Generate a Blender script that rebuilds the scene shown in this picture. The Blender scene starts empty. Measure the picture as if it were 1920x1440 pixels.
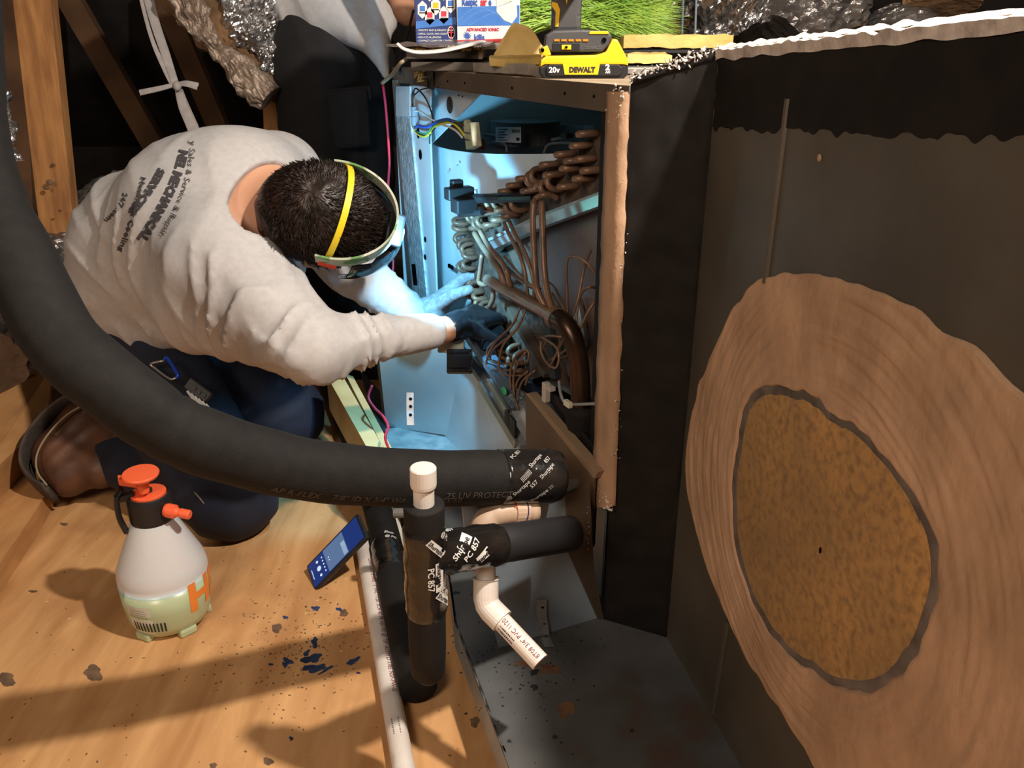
import bpy, bmesh, math, random
import numpy as np
from mathutils import Vector, Matrix, noise as mnoise
from mathutils.bvhtree import BVHTree
random.seed(7)
R = math.radians
SC = bpy.context.scene
COL = SC.collection
# ------------------------------------------------------------------ camera
F = 1550.0; PITCH = R(22.5); SP, CP = math.sin(PITCH), math.cos(PITCH)
CAM = Vector((0, 0, 1.0))
cd = bpy.data.cameras.new('camera'); co = bpy.data.objects.new('camera', cd); COL.objects.link(co)
co.location = CAM; co.rotation_euler = (R(90) - PITCH, 0, 0)
cd.sensor_width = 36; cd.lens = F / 1920 * 36; cd.clip_start = .02
SC.camera = co
# ------------------------------------------------------------------ world, lamps, exposure
w = bpy.data.worlds.new('world'); SC.world = w; w.use_nodes = True
w.node_tree.nodes['Background'].inputs[0].default_value = (.10, .09, .085, 1)
w.node_tree.nodes['Background'].inputs[1].default_value = .3
SC.view_settings.view_transform = 'Standard'; SC.view_settings.look = 'None'
SC.view_settings.gamma = 1; SC.view_settings.exposure = 0; SC.view_settings.use_curve_mapping = False
def lamp(name, typ, loc, target, power, color, size=.05, spot=None, blend=.3, size_y=None):
    l = bpy.data.lights.new(name, typ); l.energy = power; l.color = color
    if typ == 'AREA':
        l.size = size
        if size_y: l.shape = 'RECTANGLE'; l.size_y = size_y
    else: l.shadow_soft_size = size
    if spot: l.spot_size = R(spot); l.spot_blend = blend
    o = bpy.data.objects.new(name, l); COL.objects.link(o); o.location = loc
    o.rotation_euler = (Vector(target) - Vector(loc)).to_track_quat('-Z', 'Y').to_euler()
    return o
lamp('work_lamp_light', 'POINT', (.57, .60, 1.76), (-.5, 1.4, .3), 150, (1, .90, .79), .03)
lamp('warm_fill_light', 'AREA', (-.9, -.9, 1.9), (.2, 1.3, .4), 32, (1, .82, .66), .7)  # added soft fill without a fixture, brightens the closed attic from behind the camera
# ------------------------------------------------------------------ pixel geometry (1920x1440 frame)
def at(px, py, d):
    X = (px - 960) / F; v = (py - 720) / F
    return Vector((X * d, d * (CP - v * SP), 1.0 - d * (SP + v * CP)))
def ray(px, py):
    return (at(px, py, 1.0) - CAM)
def onplane(px, py, p, n):
    r = ray(px, py); n = Vector(n); return CAM + r * ((Vector(p) - CAM).dot(n) / r.dot(n))
def gz(px, py, z=0.0): return onplane(px, py, (0, 0, z), (0, 0, 1))
lamp('headlamp_light', 'SPOT', at(770, 440, 1.47), at(800, 530, 1.90), 14.5, (.20, .64, 1), .012, 128, .25)
C0 = Vector((.152, 1.14, 0)); UD = Vector((-.453, .891, 0)).normalized(); WD = Vector((.891, .453, 0)).normalized()
def U(l, w, z): return C0 + UD * l + WD * w + Vector((0, 0, z))
def PU(px, py, w=0.0): return onplane(px, py, C0 + WD * w, WD)
K0 = Vector((.253, 1.09, 0)); QD = Vector((.205, -.979, 0)).normalized(); QN = Vector((-.979, -.205, 0)).normalized()
def PQ(px, py, o=0.0): return onplane(px, py, K0 + QN * o, QN)
# ------------------------------------------------------------------ materials
MATS = {}
def mat(name, c1, c2=None, rough=.6, metal=0, scale=8, stretch=(1, 1, 1), bump=0, bscale=None, detail=6, emis=None, estr=0,
        ramp=(.35, .65), c3=None, scale3=30, thr3=(.62, .66), trans=0, alpha=1, coat=0, spec=.5, rough2=None, sub=0, dist=0, bdist=.002):
    if name in MATS: return MATS[name]
    m = bpy.data.materials.new(name); m.use_nodes = True; nt = m.node_tree; N = nt.nodes; L = nt.links
    b = N['Principled BSDF']
    b.inputs['Roughness'].default_value = rough; b.inputs['Metallic'].default_value = metal
    b.inputs['Specular IOR Level'].default_value = spec
    if trans: b.inputs['Transmission Weight'].default_value = trans
    if alpha < 1: b.inputs['Alpha'].default_value = alpha
    if coat: b.inputs['Coat Weight'].default_value = coat
    if sub: b.inputs['Subsurface Weight'].default_value = sub; b.inputs['Subsurface Scale'].default_value = .03
    if emis: b.inputs['Emission Color'].default_value = (*emis, 1); b.inputs['Emission Strength'].default_value = estr
    def mp(st):
        tc = N.new('ShaderNodeTexCoord'); mpn = N.new('ShaderNodeMapping'); mpn.inputs['Scale'].default_value = st
        L.new(tc.outputs['Object'], mpn.inputs['Vector']); return mpn
    def nz(sc, st=(1, 1, 1), det=detail, ds=0):
        n = N.new('ShaderNodeTexNoise'); n.inputs['Scale'].default_value = sc; n.inputs['Detail'].default_value = det
        n.inputs['Distortion'].default_value = ds; L.new(mp(st).outputs[0], n.inputs['Vector']); return n
    def rp(fac, a, bb, ca, cb):
        r = N.new('ShaderNodeValToRGB'); r.color_ramp.elements[0].position = a; r.color_ramp.elements[1].position = bb
        r.color_ramp.elements[0].color = (*ca, 1); r.color_ramp.elements[1].color = (*cb, 1); L.new(fac, r.inputs[0]); return r
    if c2 is None: b.inputs['Base Color'].default_value = (*c1, 1)
    else:
        n = nz(scale, stretch, detail, dist); r = rp(n.outputs[0], ramp[0], ramp[1], c1, c2); out = r.outputs[0]
        if c3 is not None:
            n3 = nz(scale3); r3 = rp(n3.outputs[0], thr3[0], thr3[1], (0, 0, 0), (1, 1, 1))
            mx = N.new('ShaderNodeMix'); mx.data_type = 'RGBA'; L.new(r3.outputs[0], mx.inputs[0]); L.new(out, mx.inputs[6])
            mx.inputs[7].default_value = (*c3, 1); out = mx.outputs[2]
        L.new(out, b.inputs['Base Color'])
        if rough2 is not None:
            mr = N.new('ShaderNodeMapRange'); mr.inputs[3].default_value = rough; mr.inputs[4].default_value = rough2
            L.new(n.outputs[0], mr.inputs[0]); L.new(mr.outputs[0], b.inputs['Roughness'])
    if bump:
        n = nz(bscale or scale * 3, stretch); bp = N.new('ShaderNodeBump'); bp.inputs['Strength'].default_value = bump
        bp.inputs['Distance'].default_value = bdist; L.new(n.outputs[0], bp.inputs['Height']); L.new(bp.outputs[0], b.inputs['Normal'])
    MATS[name] = m; return m
def H(h):
    h = h.lstrip('#'); return tuple(((int(h[i:i+2], 16) / 255) ** 2.2) for i in (0, 2, 4))
# ------------------------------------------------------------------ object helpers
ORG = {}
def thing(name, label, cat, loc=(0, 0, 0), group=None, kind=None):
    o = bpy.data.objects.new(name, None); COL.objects.link(o); o.location = loc; o.empty_display_size = .05
    if label: o['label'] = label
    if cat: o['category'] = cat
    if group: o['group'] = group
    if kind: o['kind'] = kind
    ORG[o.name] = Vector(loc); return o
def fin(name, verts, faces, m, parent=None, smooth=False, label=None, cat=None, group=None, kind=None, loc=None):
    """one mesh object from WORLD coordinates"""
    org = ORG[parent.name] if parent is not None else Vector(loc if loc is not None else (0, 0, 0))
    me = bpy.data.meshes.new(name)
    me.from_pydata([tuple(Vector(v) - org) for v in verts], [], faces); me.update()
    if smooth: me.polygons.foreach_set('use_smooth', [True] * len(me.polygons))
    if m: me.materials.append(m)
    o = bpy.data.objects.new(name, me); COL.objects.link(o)
    if parent is not None: o.parent = parent
    else: o.location = org
    if label: o['label'] = label
    if cat: o['category'] = cat
    if group: o['group'] = group
    if kind: o['kind'] = kind
    ORG[o.name] = org; return o
class MB:
    """collects several shapes (world coordinates) into one mesh"""
    def __init__(s): s.v = []; s.f = []
    def add(s, v, f):
        n = len(s.v); s.v += [Vector(x) for x in v]; s.f += [tuple(i + n for i in q) for q in f]; return s
    def box(s, c, ax, half):
        c = Vector(c); a = [Vector(x) * h for x, h in zip(ax, half)]
        v = [c + a[0]*i + a[1]*j + a[2]*k for i in (-1, 1) for j in (-1, 1) for k in (-1, 1)]
        return s.add(v, [(0,1,3,2),(4,6,7,5),(0,4,5,1),(2,3,7,6),(0,2,6,4),(1,5,7,3)])
    def bbox(s, c, ax, half, bev):
        bm = bmesh.new(); bmesh.ops.create_cube(bm, size=2)
        for v in bm.verts: v.co = Vector((v.co.x*half[0], v.co.y*half[1], v.co.z*half[2]))
        bmesh.ops.bevel(bm, geom=bm.edges[:], offset=bev, segments=2, profile=.5, affect='EDGES')
        A = [Vector(x) for x in ax]; c = Vector(c); bm.verts.index_update()
        v = [c + A[0]*q.co.x + A[1]*q.co.y + A[2]*q.co.z for q in bm.verts]
        f = [tuple(x.index for x in q.verts) for q in bm.faces]; bm.free(); return s.add(v, f)
    def prism(s, pts, off):
        pts = [Vector(p) for p in pts]; off = Vector(off); n = len(pts)
        return s.add(pts + [p + off for p in pts], [tuple(range(n))[::-1], tuple(range(n, 2*n))] + [(i, (i+1) % n, n + (i+1) % n, n + i) for i in range(n)])
    def tube(s, pts, r, seg=10, caps=True, smoothn=0, ref=None, sq=None):
        pts = [Vector(p) for p in pts]
        if smoothn: pts = spline(pts, smoothn)
        n = len(pts); rs = r if callable(r) else (lambda t: r)
        T = [(pts[min(i+1, n-1)] - pts[max(i-1, 0)]).normalized() for i in range(n)]
        u = Vector(ref) if ref is not None else (Vector((0, 0, 1)) if abs(T[0].z) < .9 else Vector((1, 0, 0)))
        vs = []
        for i in range(n):
            u = (u - T[i]*u.dot(T[i])).normalized(); b = T[i].cross(u); rr = rs(i / (n-1))
            for k in range(seg):
                a = 2*math.pi*k/seg
                if sq: vs.append(pts[i] + u*math.cos(a)*sq[0] + b*math.sin(a)*sq[1])
                else: vs.append(pts[i] + (u*math.cos(a) + b*math.sin(a))*rr)
        f = [(i*seg+k, i*seg+(k+1)%seg, (i+1)*seg+(k+1)%seg, (i+1)*seg+k) for i in range(n-1) for k in range(seg)]
        if caps: f += [tuple(range(seg))[::-1], tuple((n-1)*seg + k for k in range(seg))]
        return s.add(vs, f)
    def lathe(s, prof, base, axis=(0, 0, 1), seg=28, ref=(1, 0, 0), sx=1, sy=1):
        A = Vector(axis).normalized(); u = Vector(ref); u = (u - A*u.dot(A)).normalized(); b = A.cross(u); base = Vector(base)
        vs = []
        for r, z in prof:
            for k in range(seg):
                a = 2*math.pi*k/seg; vs.append(base + A*z + u*math.cos(a)*r*sx + b*math.sin(a)*r*sy)
        n = len(prof); f = [(i*seg+k, i*seg+(k+1)%seg, (i+1)*seg+(k+1)%seg, (i+1)*seg+k) for i in range(n-1) for k in range(seg)]
        f += [tuple(range(seg))[::-1], tuple((n-1)*seg+k for k in range(seg))]
        return s.add(vs, f)
    def ell(s, c, ax, rad, seg=16):
        c = Vector(c); A = [Vector(x) for x in ax]; vs = []; rings = seg//2
        for i in range(rings+1):
            t = math.pi*i/rings
            for k in range(seg):
                a = 2*math.pi*k/seg
                vs.append(c + A[0]*rad[0]*math.sin(t)*math.cos(a) + A[1]*rad[1]*math.sin(t)*math.sin(a) + A[2]*rad[2]*math.cos(t))
        return s.add(vs, [(i*seg+k, (i+1)*seg+k, (i+1)*seg+(k+1)%seg, i*seg+(k+1)%seg) for i in range(rings) for k in range(seg)])
    def out(s, name, m, parent=None, **kw): return fin(name, s.v, s.f, m, parent, **kw)
def spline(P, k):
    P = [Vector(p) for p in P]; out = []
    for i in range(len(P)-1):
        p0 = P[i-1] if i else P[i]*2 - P[i+1]; p1 = P[i]; p2 = P[i+1]; p3 = P[i+2] if i+2 < len(P) else P[i+1]*2 - P[i]
        for j in range(k):
            t = j/k; out.append(.5*((2*p1) + (p2-p0)*t + (2*p0-5*p1+4*p2-p3)*t*t + (3*p1-p0-3*p2+p3)*t**3))
    out.append(P[-1]); return out
XY = (Vector((1,0,0)), Vector((0,1,0)), Vector((0,0,1)))
ZV = Vector((0, 0, 1))
UAX = (UD, WD, ZV)
CR = Vector((1, 0, 0)); CU = Vector((0, SP, CP)); CB = Vector((0, -CP, SP))   # right, up and back of the view
# ------------------------------------------------------------------ lettering
def textmesh(s, bold=0.0, res=2, align='LEFT', dice=0):
    c = bpy.data.curves.new('t', 'FONT'); c.body = s; c.size = 1; c.resolution_u = res; c.offset = bold; c.align_x = align
    o = bpy.data.objects.new('t', c); COL.objects.link(o)
    dg = bpy.context.evaluated_depsgraph_get(); dg.update()
    me = bpy.data.meshes.new_from_object(o.evaluated_get(dg))
    v = [q.co.copy() for q in me.vertices]; f = [tuple(p.vertices) for p in me.polygons]
    bpy.data.objects.remove(o); bpy.data.curves.remove(c)
    if dice:
        bm = bmesh.new(); bm.from_mesh(me); bmesh.ops.triangulate(bm, faces=bm.faces[:])
        for _ in range(dice):
            e = [q for q in bm.edges if q.calc_length() > .18]
            if e: bmesh.ops.subdivide_edges(bm, edges=e, cuts=1, use_grid_fill=False); bmesh.ops.triangulate(bm, faces=bm.faces[:])
        bm.verts.index_update(); v = [q.co.copy() for q in bm.verts]; f = [tuple(x.index for x in p.verts) for p in bm.faces]; bm.free()
    bpy.data.meshes.remove(me)
    return v, f
def text_flat(s, o, xd, yd, size, m, parent, bold=0.0, name='lettering', sx=1.0, align='LEFT'):
    v, f = textmesh(s, bold, align=align); o = Vector(o); xd = Vector(xd).normalized(); yd = Vector(yd).normalized(); n = xd.cross(yd)
    return fin(name, [o + xd*q.x*size*sx + yd*q.y*size + n*.0004 for q in v], f, m, parent)
def text_tube(s, pts, r, ref, s0, size, m, parent, bold=0.0, flip=1, name='lettering', adv=1.0, ang0=0):
    """lettering laid on a tube along pts, reading from arclength s0"""
    v, f = textmesh(s, bold, dice=1); pts = [Vector(p) for p in pts]
    L = [0]
    for a, b in zip(pts, pts[1:]): L.append(L[-1] + (b-a).length)
    out = []
    for q in v:
        t = s0 + adv*q.x*size
        i = max(0, min(len(pts)-2, next((j for j in range(len(L)-1) if L[j+1] >= t), len(pts)-2)))
        k = (t - L[i])/(L[i+1]-L[i]); P = pts[i].lerp(pts[i+1], k); T = (pts[i+1]-pts[i]).normalized()
        n = Vector(ref); n = (n - T*n.dot(T)).normalized(); b = n.cross(T)*flip
        a = ang0 + q.y*size/r
        out.append(P + (n*math.cos(a) + b*math.sin(a))*(r + .0007))
    return fin(name, out, f, m, parent)
# ------------------------------------------------------------------ signed-distance bodies
def surfnet(G, org, h):
    S = G < 0
    nx, ny, nz = G.shape
    c = np.zeros((nx-1, ny-1, nz-1), int)
    offs = [(i, j, k) for i in (0, 1) for j in (0, 1) for k in (0, 1)]
    for (i, j, k) in offs: c += S[i:nx-1+i, j:ny-1+j, k:nz-1+k]
    act = (c > 0) & (c < 8); idx = np.argwhere(act); n = len(idx)
    acc = np.zeros((n, 3)); cnt = np.zeros(n)
    for a in range(8):
        for ax in range(3):
            o1 = np.array(offs[a])
            if o1[ax]: continue
            o2 = o1.copy(); o2[ax] = 1
            p1 = idx + o1; p2 = idx + o2
            g1 = G[p1[:,0], p1[:,1], p1[:,2]]; g2 = G[p2[:,0], p2[:,1], p2[:,2]]
            mk = (g1 < 0) != (g2 < 0); t = np.where(mk, g1/np.where(mk, g1-g2, 1), 0)
            acc += np.where(mk[:, None], p1 + (p2-p1)*t[:, None], 0); cnt += mk
    V = acc/cnt[:, None]*h + org
    vid = -np.ones(act.shape, int); vid[act] = np.arange(n)
    Q = []
    for ax in range(3):
        s1 = [slice(None)]*3; s2 = [slice(None)]*3; s1[ax] = slice(0, -1); s2[ax] = slice(1, None)
        e = S[tuple(s1)] != S[tuple(s2)]; ii = np.argwhere(e); b, cc = [(1, 2), (2, 0), (0, 1)][ax]
        ii = ii[(ii[:, b] > 0) & (ii[:, cc] > 0) & (ii[:, b] < G.shape[b]-1) & (ii[:, cc] < G.shape[cc]-1)]
        def g(db, dc):
            q = ii.copy(); q[:, b] -= db; q[:, cc] -= dc; return vid[q[:,0], q[:,1], q[:,2]]
        q = np.stack([g(1, 1), g(0, 1), g(0, 0), g(1, 0)], 1)
        s = S[ii[:,0], ii[:,1], ii[:,2]]; q[~s] = q[~s][:, ::-1]; Q.append(q)
    Q = np.concatenate(Q); Q = Q[(Q >= 0).all(1)]
    return V, Q
class SDF:
    def __init__(s, lo, hi, h):
        s.lo = np.array(lo, float); s.h = h
        ax = [np.arange(lo[i], hi[i]+h, h) for i in range(3)]
        s.P = np.stack(np.meshgrid(*ax, indexing='ij'), -1); s.G = np.full(s.P.shape[:3], 9.0)
    def smin(s, d, k):
        if k <= 0: s.G = np.minimum(s.G, d); return
        hh = np.clip(.5 + .5*(s.G - d)/k, 0, 1); s.G = s.G*(1-hh) + d*hh - k*hh*(1-hh)
    def cap(s, a, b, ra, rb, k=.03, flat=None):
        """tapered limb; flat=(axis, factor) squeezes it along an axis"""
        a = np.array(a); b = np.array(b); P = s.P
        if flat is not None:
            ax = np.array(flat[0]); ax = ax/np.linalg.norm(ax); f = 1/flat[1]-1
            P = P + ((P - a) @ ax)[..., None]*ax*f; b = b + ((b-a) @ ax)*ax*f
        ab = b - a; t = np.clip(((P - a) @ ab)/max(ab @ ab, 1e-9), 0, 1)
        d = np.linalg.norm(P - a - t[..., None]*ab, axis=-1) - (ra + (rb-ra)*t)
        if flat is not None: d = d*min(1, flat[1]*1.2)
        s.smin(d, k); return s
    def ell(s, c, ax, r, k=.02):
        q = s.P - np.array(c); A = np.array([list(x) for x in ax]); q = (q @ A.T)/np.array(r)
        d = (np.linalg.norm(q, axis=-1) - 1)*min(r); s.smin(d, k); return s
    def sub(s, c, ax, r, k=.01):
        q = s.P - np.array(c); A = np.array([list(x) for x in ax]); q = (q @ A.T)/np.array(r)
        d = (np.linalg.norm(q, axis=-1) - 1)*min(r); s.G = np.maximum(s.G, -d); return s
    def wr(s, amp, dirv, freq, c=None, rad=None, warp=(9, .02), ph=0):
        """cloth folds: ridges across dirv, fading out of radius rad round c"""
        d = np.array(dirv, float); d /= np.linalg.norm(d); P = s.P
        x = P @ d + warp[1]*(np.sin(P[..., 0]*warp[0]*2.1+1) + np.sin(P[..., 1]*warp[0]*1.7+2.3) + np.sin(P[..., 2]*warp[0]*2.6+.4))
        y = x + .35/freq*np.sin(x*freq*.37 + P[..., 0]*17 + P[..., 1]*13)*3; a = np.abs(np.sin(y*freq*.8 + ph)); mk = .5 + .5*np.sin(P[..., 0]*23 + 2*np.sin(P[..., 2]*19 + ph) + P[..., 1]*15); f = ((1-a)**1.8 - .25)*mk
        if c is not None: f = f*np.exp(-(((P-np.array(c))**2).sum(-1))/(rad*rad))
        s.G = s.G - amp*f; return s
    def mesh(s, name, m, parent, **kw):
        V, Q = surfnet(s.G, s.lo, s.h)
        return fin(name, [Vector(v) for v in V], [tuple(int(i) for i in q) for q in Q], m, parent, smooth=True, **kw)
def bounds(pts, pad):
    a = np.array([list(p) for p in pts]); return a.min(0)-pad, a.max(0)+pad
# ------------------------------------------------------------------ shared materials
PLY = mat('plywood', (.70, .39, .165), (.46, .225, .08), .75, scale=3, stretch=(7, 1.2, 1), bump=.3, bscale=22, ramp=(.3, .7), c3=(.42, .20, .075), scale3=5, thr3=(.52, .72), dist=.5)
PINE = mat('pine', (.50, .24, .08), (.30, .13, .045), .8, scale=6, stretch=(7, 7, 1), bump=.3, c3=(.10, .05, .02), scale3=7, thr3=(.66, .70))
PINEH = mat('flat_pine', (.58, .30, .11), (.44, .21, .075), .8, scale=9, stretch=(3, .8, 3), bump=.2)
PALEPINE = mat('pale_pine', (.62, .47, .22), (.45, .30, .12), .8, scale=8, stretch=(1, 1, 1), bump=.2)
DECK = mat('roof_deck', (.07, .058, .05), (.04, .034, .03), .9, scale=6, bump=.3)
OLDWOOD = mat('old_rafter', (.20, .10, .045), (.10, .05, .025), .85, scale=5, bump=.3)
GREYMET = mat('grey_sheet_metal', (.36, .38, .38), (.25, .27, .28), .45, .35, scale=14, bump=.12, bscale=40, c3=(.16, .11, .07), scale3=10, thr3=(.62, .75))
CABIN = mat('cabinet_inner_metal', (.70, .75, .77), (.58, .64, .67), .38, .25, scale=9, bump=.06)
BROWNMET = mat('dusty_brown_metal', (.16, .115, .08), (.095, .07, .05), .5, .35, scale=7, bump=.15, bscale=50)
GALV = mat('galvanised_steel', (.095, .080, .060), (.055, .046, .034), .45, .15, scale=5, bump=.25, bscale=60, detail=8, rough2=.6)
GALVB = mat('bright_galvanised', (.55, .56, .56), (.38, .39, .4), .3, .8, scale=12, bump=.1)
BLACKM = mat('black_mastic', (.010, .0072, .0055), (.005, .004, .0033), .72, scale=20, bump=.45, bscale=18, spec=.25)
PINKM = mat('pink_mastic', (.47, .29, .175), (.33, .20, .115), .8, scale=9, bump=.9, bscale=26, c3=(.22, .09, .07), scale3=9, thr3=(.66, .8), stretch=(1.5, 1.5, 1), bdist=.004)
FOAM = mat('black_foam', (.0095, .0078, .0068), (.006, .005, .0044), .8, scale=60, bump=.35, bscale=260, spec=.35, bdist=.001)
TAPE = mat('black_tape', (.008, .007, .007), (.016, .014, .013), .16, scale=20, bump=.55, bscale=30, coat=.3, bdist=.004)
PVC = mat('white_pvc', (.74, .68, .62), (.66, .58, .52), .42, scale=20, c3=(.35, .25, .2), scale3=70, thr3=(.68, .74))
PVCT = mat('tan_pvc', (.58, .42, .30), (.50, .34, .24), .45, scale=20)
INK = mat('red_ink', (.22, .03, .05), rough=.6)
INKB = mat('black_ink', (.012, .012, .015), rough=.6)
INKW = mat('white_print', (.72, .70, .66), rough=.5)
COPPER = mat('dirty_copper', (.25, .145, .088), (.15, .09, .062), .42, .25, scale=30, bump=.25, bscale=90)
COPDARK = mat('dark_copper', (.11, .06, .035), (.05, .03, .02), .32, .7, scale=12, bump=.1)
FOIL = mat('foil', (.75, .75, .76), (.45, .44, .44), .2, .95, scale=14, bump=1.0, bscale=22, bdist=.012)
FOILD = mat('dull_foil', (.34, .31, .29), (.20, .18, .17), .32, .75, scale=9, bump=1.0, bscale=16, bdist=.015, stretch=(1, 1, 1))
FLIN = mat('foil_liner', (.70, .74, .76), (.40, .45, .48), .3, .35, scale=60, bump=.9, bscale=120, bdist=.004)
YINS = mat('yellow_fibreglass', (.74, .56, .20), (.56, .38, .11), .95, scale=14, bump=.8, bscale=50, bdist=.006)
BRINS = mat('brown_fibreglass', (.30, .17, .08), (.14, .08, .04), .95, scale=14, bump=.9, bscale=40, bdist=.006)
BLK = mat('black_plastic', (.012, .012, .013), rough=.42)
BLKG = mat('glossy_black', (.008, .008, .009), rough=.12, coat=.4)
WHT = mat('white_plastic', (.72, .66, .52), rough=.5)
DARK = mat('dark_void', (.004, .004, .004), rough=1, spec=0)
def STR(o): o['kind'] = 'structure'; return o
# ------------------------------------------------------------------ the attic shell
fl = MB(); fl.box((-.6, .7, -.011), XY, (1.9, 1.75, .011)); floor = STR(fl.out('floor', PLY))
sf = MB(); sf.box((0, 2, -.30), XY, (5, 5, .02)); STR(sf.out('floor', mat('ceiling_below', (.10, .07, .05), (.05, .035, .02), .95, scale=6, bump=.6)))
for nm, c, hf in (('wall_back', (0, 5.2, 1.2), (4.6, .02, 1.6)), ('wall_left', (-4.6, 1, 1.2), (.02, 4.3, 1.6)), ('wall_right', (4.6, 1, 1.2), (.02, 4.3, 1.6)), ('wall_front', (0, -3.2, 1.2), (4.6, .02, 1.6))):
    q = MB(); q.box(c, XY, hf); STR(q.out(nm, DECK))
q = MB(); q.prism([(-4.6, 5.2, .4), (4.6, 5.2, .4), (4.6, 1.0, 2.9), (-4.6, 1.0, 2.9)], (0, .02, .03)); STR(q.out('ceiling', DECK))
q = MB(); q.box((0, -1.1, 2.9), XY, (4.6, 2.1, .02)); STR(q.out('ceiling', DECK))
# knots, paint marks and chips on the plywood
KNOT = mat('knot', (.10, .055, .03), (.20, .12, .07), .8, scale=40)
BLUEP = mat('blue_paint', (.03, .06, .16), (.01, .02, .05), .5, scale=40)
CHIP = mat('wood_chip', (.6, .42, .2), rough=.9)
def blob(px, py, rx, ry, m, name, z=.0006, seed=0, n=26, jag=.25, rot=0, zb=0):
    rnd = random.Random(seed + px); pts = []
    for k in range(n):
        a = 2*math.pi*k/n; q = 1 + jag*(.5*math.sin(2*a + px) + .45*math.sin(3*a + py) + .4*math.sin(5*a + px*2)) + rnd.uniform(-.06, .06); x, y = rx*q*math.cos(a), ry*q*math.sin(a)
        pts.append(gz(px + x*math.cos(rot) - y*math.sin(rot), py + x*math.sin(rot) + y*math.cos(rot), zb))
    b = MB(); b.prism(pts, (0, 0, z)); return b.out(name, m, floor if zb == 0 else None)
for x, y, a, b in ((175, 1262, 17, 14), (12, 1274, 17, 12), (519, 1178, 10, 8), (503, 1428, 9, 7), (400, 1436, 7, 5), (120, 983, 7, 3), (62, 1109, 9, 2), (890, 1354, 9, 9), (730, 1190, 8, 6), (645, 1150, 8, 6)):
    blob(x, y, a, b, KNOT, 'knot', seed=3)
for x, y, a, b, r in ((592, 1141, 8, 6, 0), (535, 1158, 5, 4, 0), (636, 1143, 7, 4, .3), (590, 1205, 7, 12, .2), (585, 1235, 22, 10, -.4), (540, 1240, 13, 6, .2), (534, 1247, 6, 6, 0), (590, 1253, 30, 8, -.2), (612, 1256, 18, 3, -.5), (546, 1385, 5, 4, 0), (662, 1240, 15, 6, -.4), (575, 1225, 5, 9, .5), (672, 1262, 5, 2, 0), (508, 1246, 6, 2, 0)):
    blob(x, y, a*.8, b*.8, BLUEP, 'paint_stain', z=.0008, jag=.38, rot=r)
rnd = random.Random(5); cb = MB()
for k in range(420):
    if k < 300: px, py = rnd.gauss(560, 70), rnd.gauss(1200, 60)
    else: px, py = rnd.uniform(0, 900), rnd.uniform(980, 1440)
    s = rnd.uniform(.8, 2.6); p = gz(px, py); cb.box(p, (Vector((math.cos(k), math.sin(k), 0)), Vector((-math.sin(k), math.cos(k), 0)), ZV), (s*.0009, s*.0005, .0005))
cb.out('grit', mat('grit', (.16, .09, .04), rough=.9), floor, kind='stuff')
cb = MB()
for px, py in ((595, 1126), (573, 1150), (368, 1234), (424, 1236), (640, 1221), (130, 1160), (88, 1128), (600, 970), (648, 1085), (690, 1190), (752, 1320), (757, 1325)):
    p = gz(px, py); cb.ell(p, (Vector((1, .3, 0)).normalized(), Vector((-.3, 1, 0)).normalized(), ZV), (.004, .0022, .0015), 6)
cb.out('wood_chips', CHIP, floor, kind='stuff')
# ------------------------------------------------------------------ timbers
def beam(name, a, b, wv, hv, m, label, cat, group=None, parent=None, **kw):
    a = Vector(a); b = Vector(b); wv = Vector(wv); hv = Vector(hv); s = MB(); d = (b-a).normalized()
    s.bbox((a+b)/2, (d, wv.normalized(), hv.normalized()), ((b-a).length/2, wv.length/2, hv.length/2), .002)
    return s.out(name, m, parent, label=label, cat=cat, group=group, **kw)
# left wall stud with knots
a = at(62, -40, 2.15); b = at(112, 420, 2.35)
st = thing('wall_stud', 'upright pine stud with dark knots at the far left', 'stud', b)
dd = (b-a).normalized(); beam('board', a, b + dd*.45, CR*.098, (CR.cross(dd))*.04, PINE, None, None, parent=st)
for px, py, s in ((93, 342, 9), (88, 352, 7), (95, 245, 7), (112, 395, 4), (99, 309, 5), (78, 265, 6)):
    dk = 2.27; q = MB(); p = at(px, py, dk - .0); q.ell(p + CB*.0, (CR, CU, CB), (s*.0011, s*.0009, .004), 10); q.out('knot', KNOT, st)
q = MB(); q.prism([at(-60, 770, 1.75), at(98, 688, 2.15), at(88, 790, 2.05), at(-60, 925, 1.7)], (-.02, 0, -.09))
q.out('joist', PINEH, label='raised pine joist running past the boot at the left edge', cat='joist')
q = MB(); q.prism([gz(-60, 1010, .05), gz(78, 770, .05), gz(98, 905, .05), gz(62, 965, .05), gz(-70, 1160, .05)], (0, 0, -.05))
q.out('wood_sill', PINEH, label='wide lower pine board beneath the raised joist at left', cat='board')
q = MB(); q.tube([gz(64, 962, .004), gz(30, 1030, .004), gz(-30, 1120, .004)], .006, 6)
q.out('caulk_strip', mat('grey_caulk', (.5, .46, .42), (.3, .27, .25), .9, scale=40), label='whitish caulk strip along the plywood edge at left', cat='caulk')
for i, (x0, y0, x1, y1, d0, d1, wd, lb) in enumerate(((120, -20, 300, 290, 3.3, 3.6, .10, 'dim brown rafter just right of the pine stud'), (300, -20, 415, 250, 3.3, 3.6, .09, 'dim brown rafter behind the hanging white strap'), (1555, -30, 1610, 70, 3.2, 3.2, .13, 'dim rafter seen above the black plenum'), (20, -20, 60, 700, 3.0, 3.0, .10, 'dark upright rafter at the left edge behind the hose'))):
    A = at(x0, y0, d0); B = at(x1, y1, d1); D = (B-A).normalized()
    beam('rafter', A - D*.02, B + D*.5, CR*wd, CR.cross(D)*.05, OLDWOOD, lb, 'rafter', group='rafters of the attic roof')
A = at(512, 150, 2.9); B = at(518, 400, 3.0)
beam('short_stud', A, B, CR*.065, CU.cross(CR)*.04, PINE, 'short pine stud below the torn foil duct', 'stud')
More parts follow.
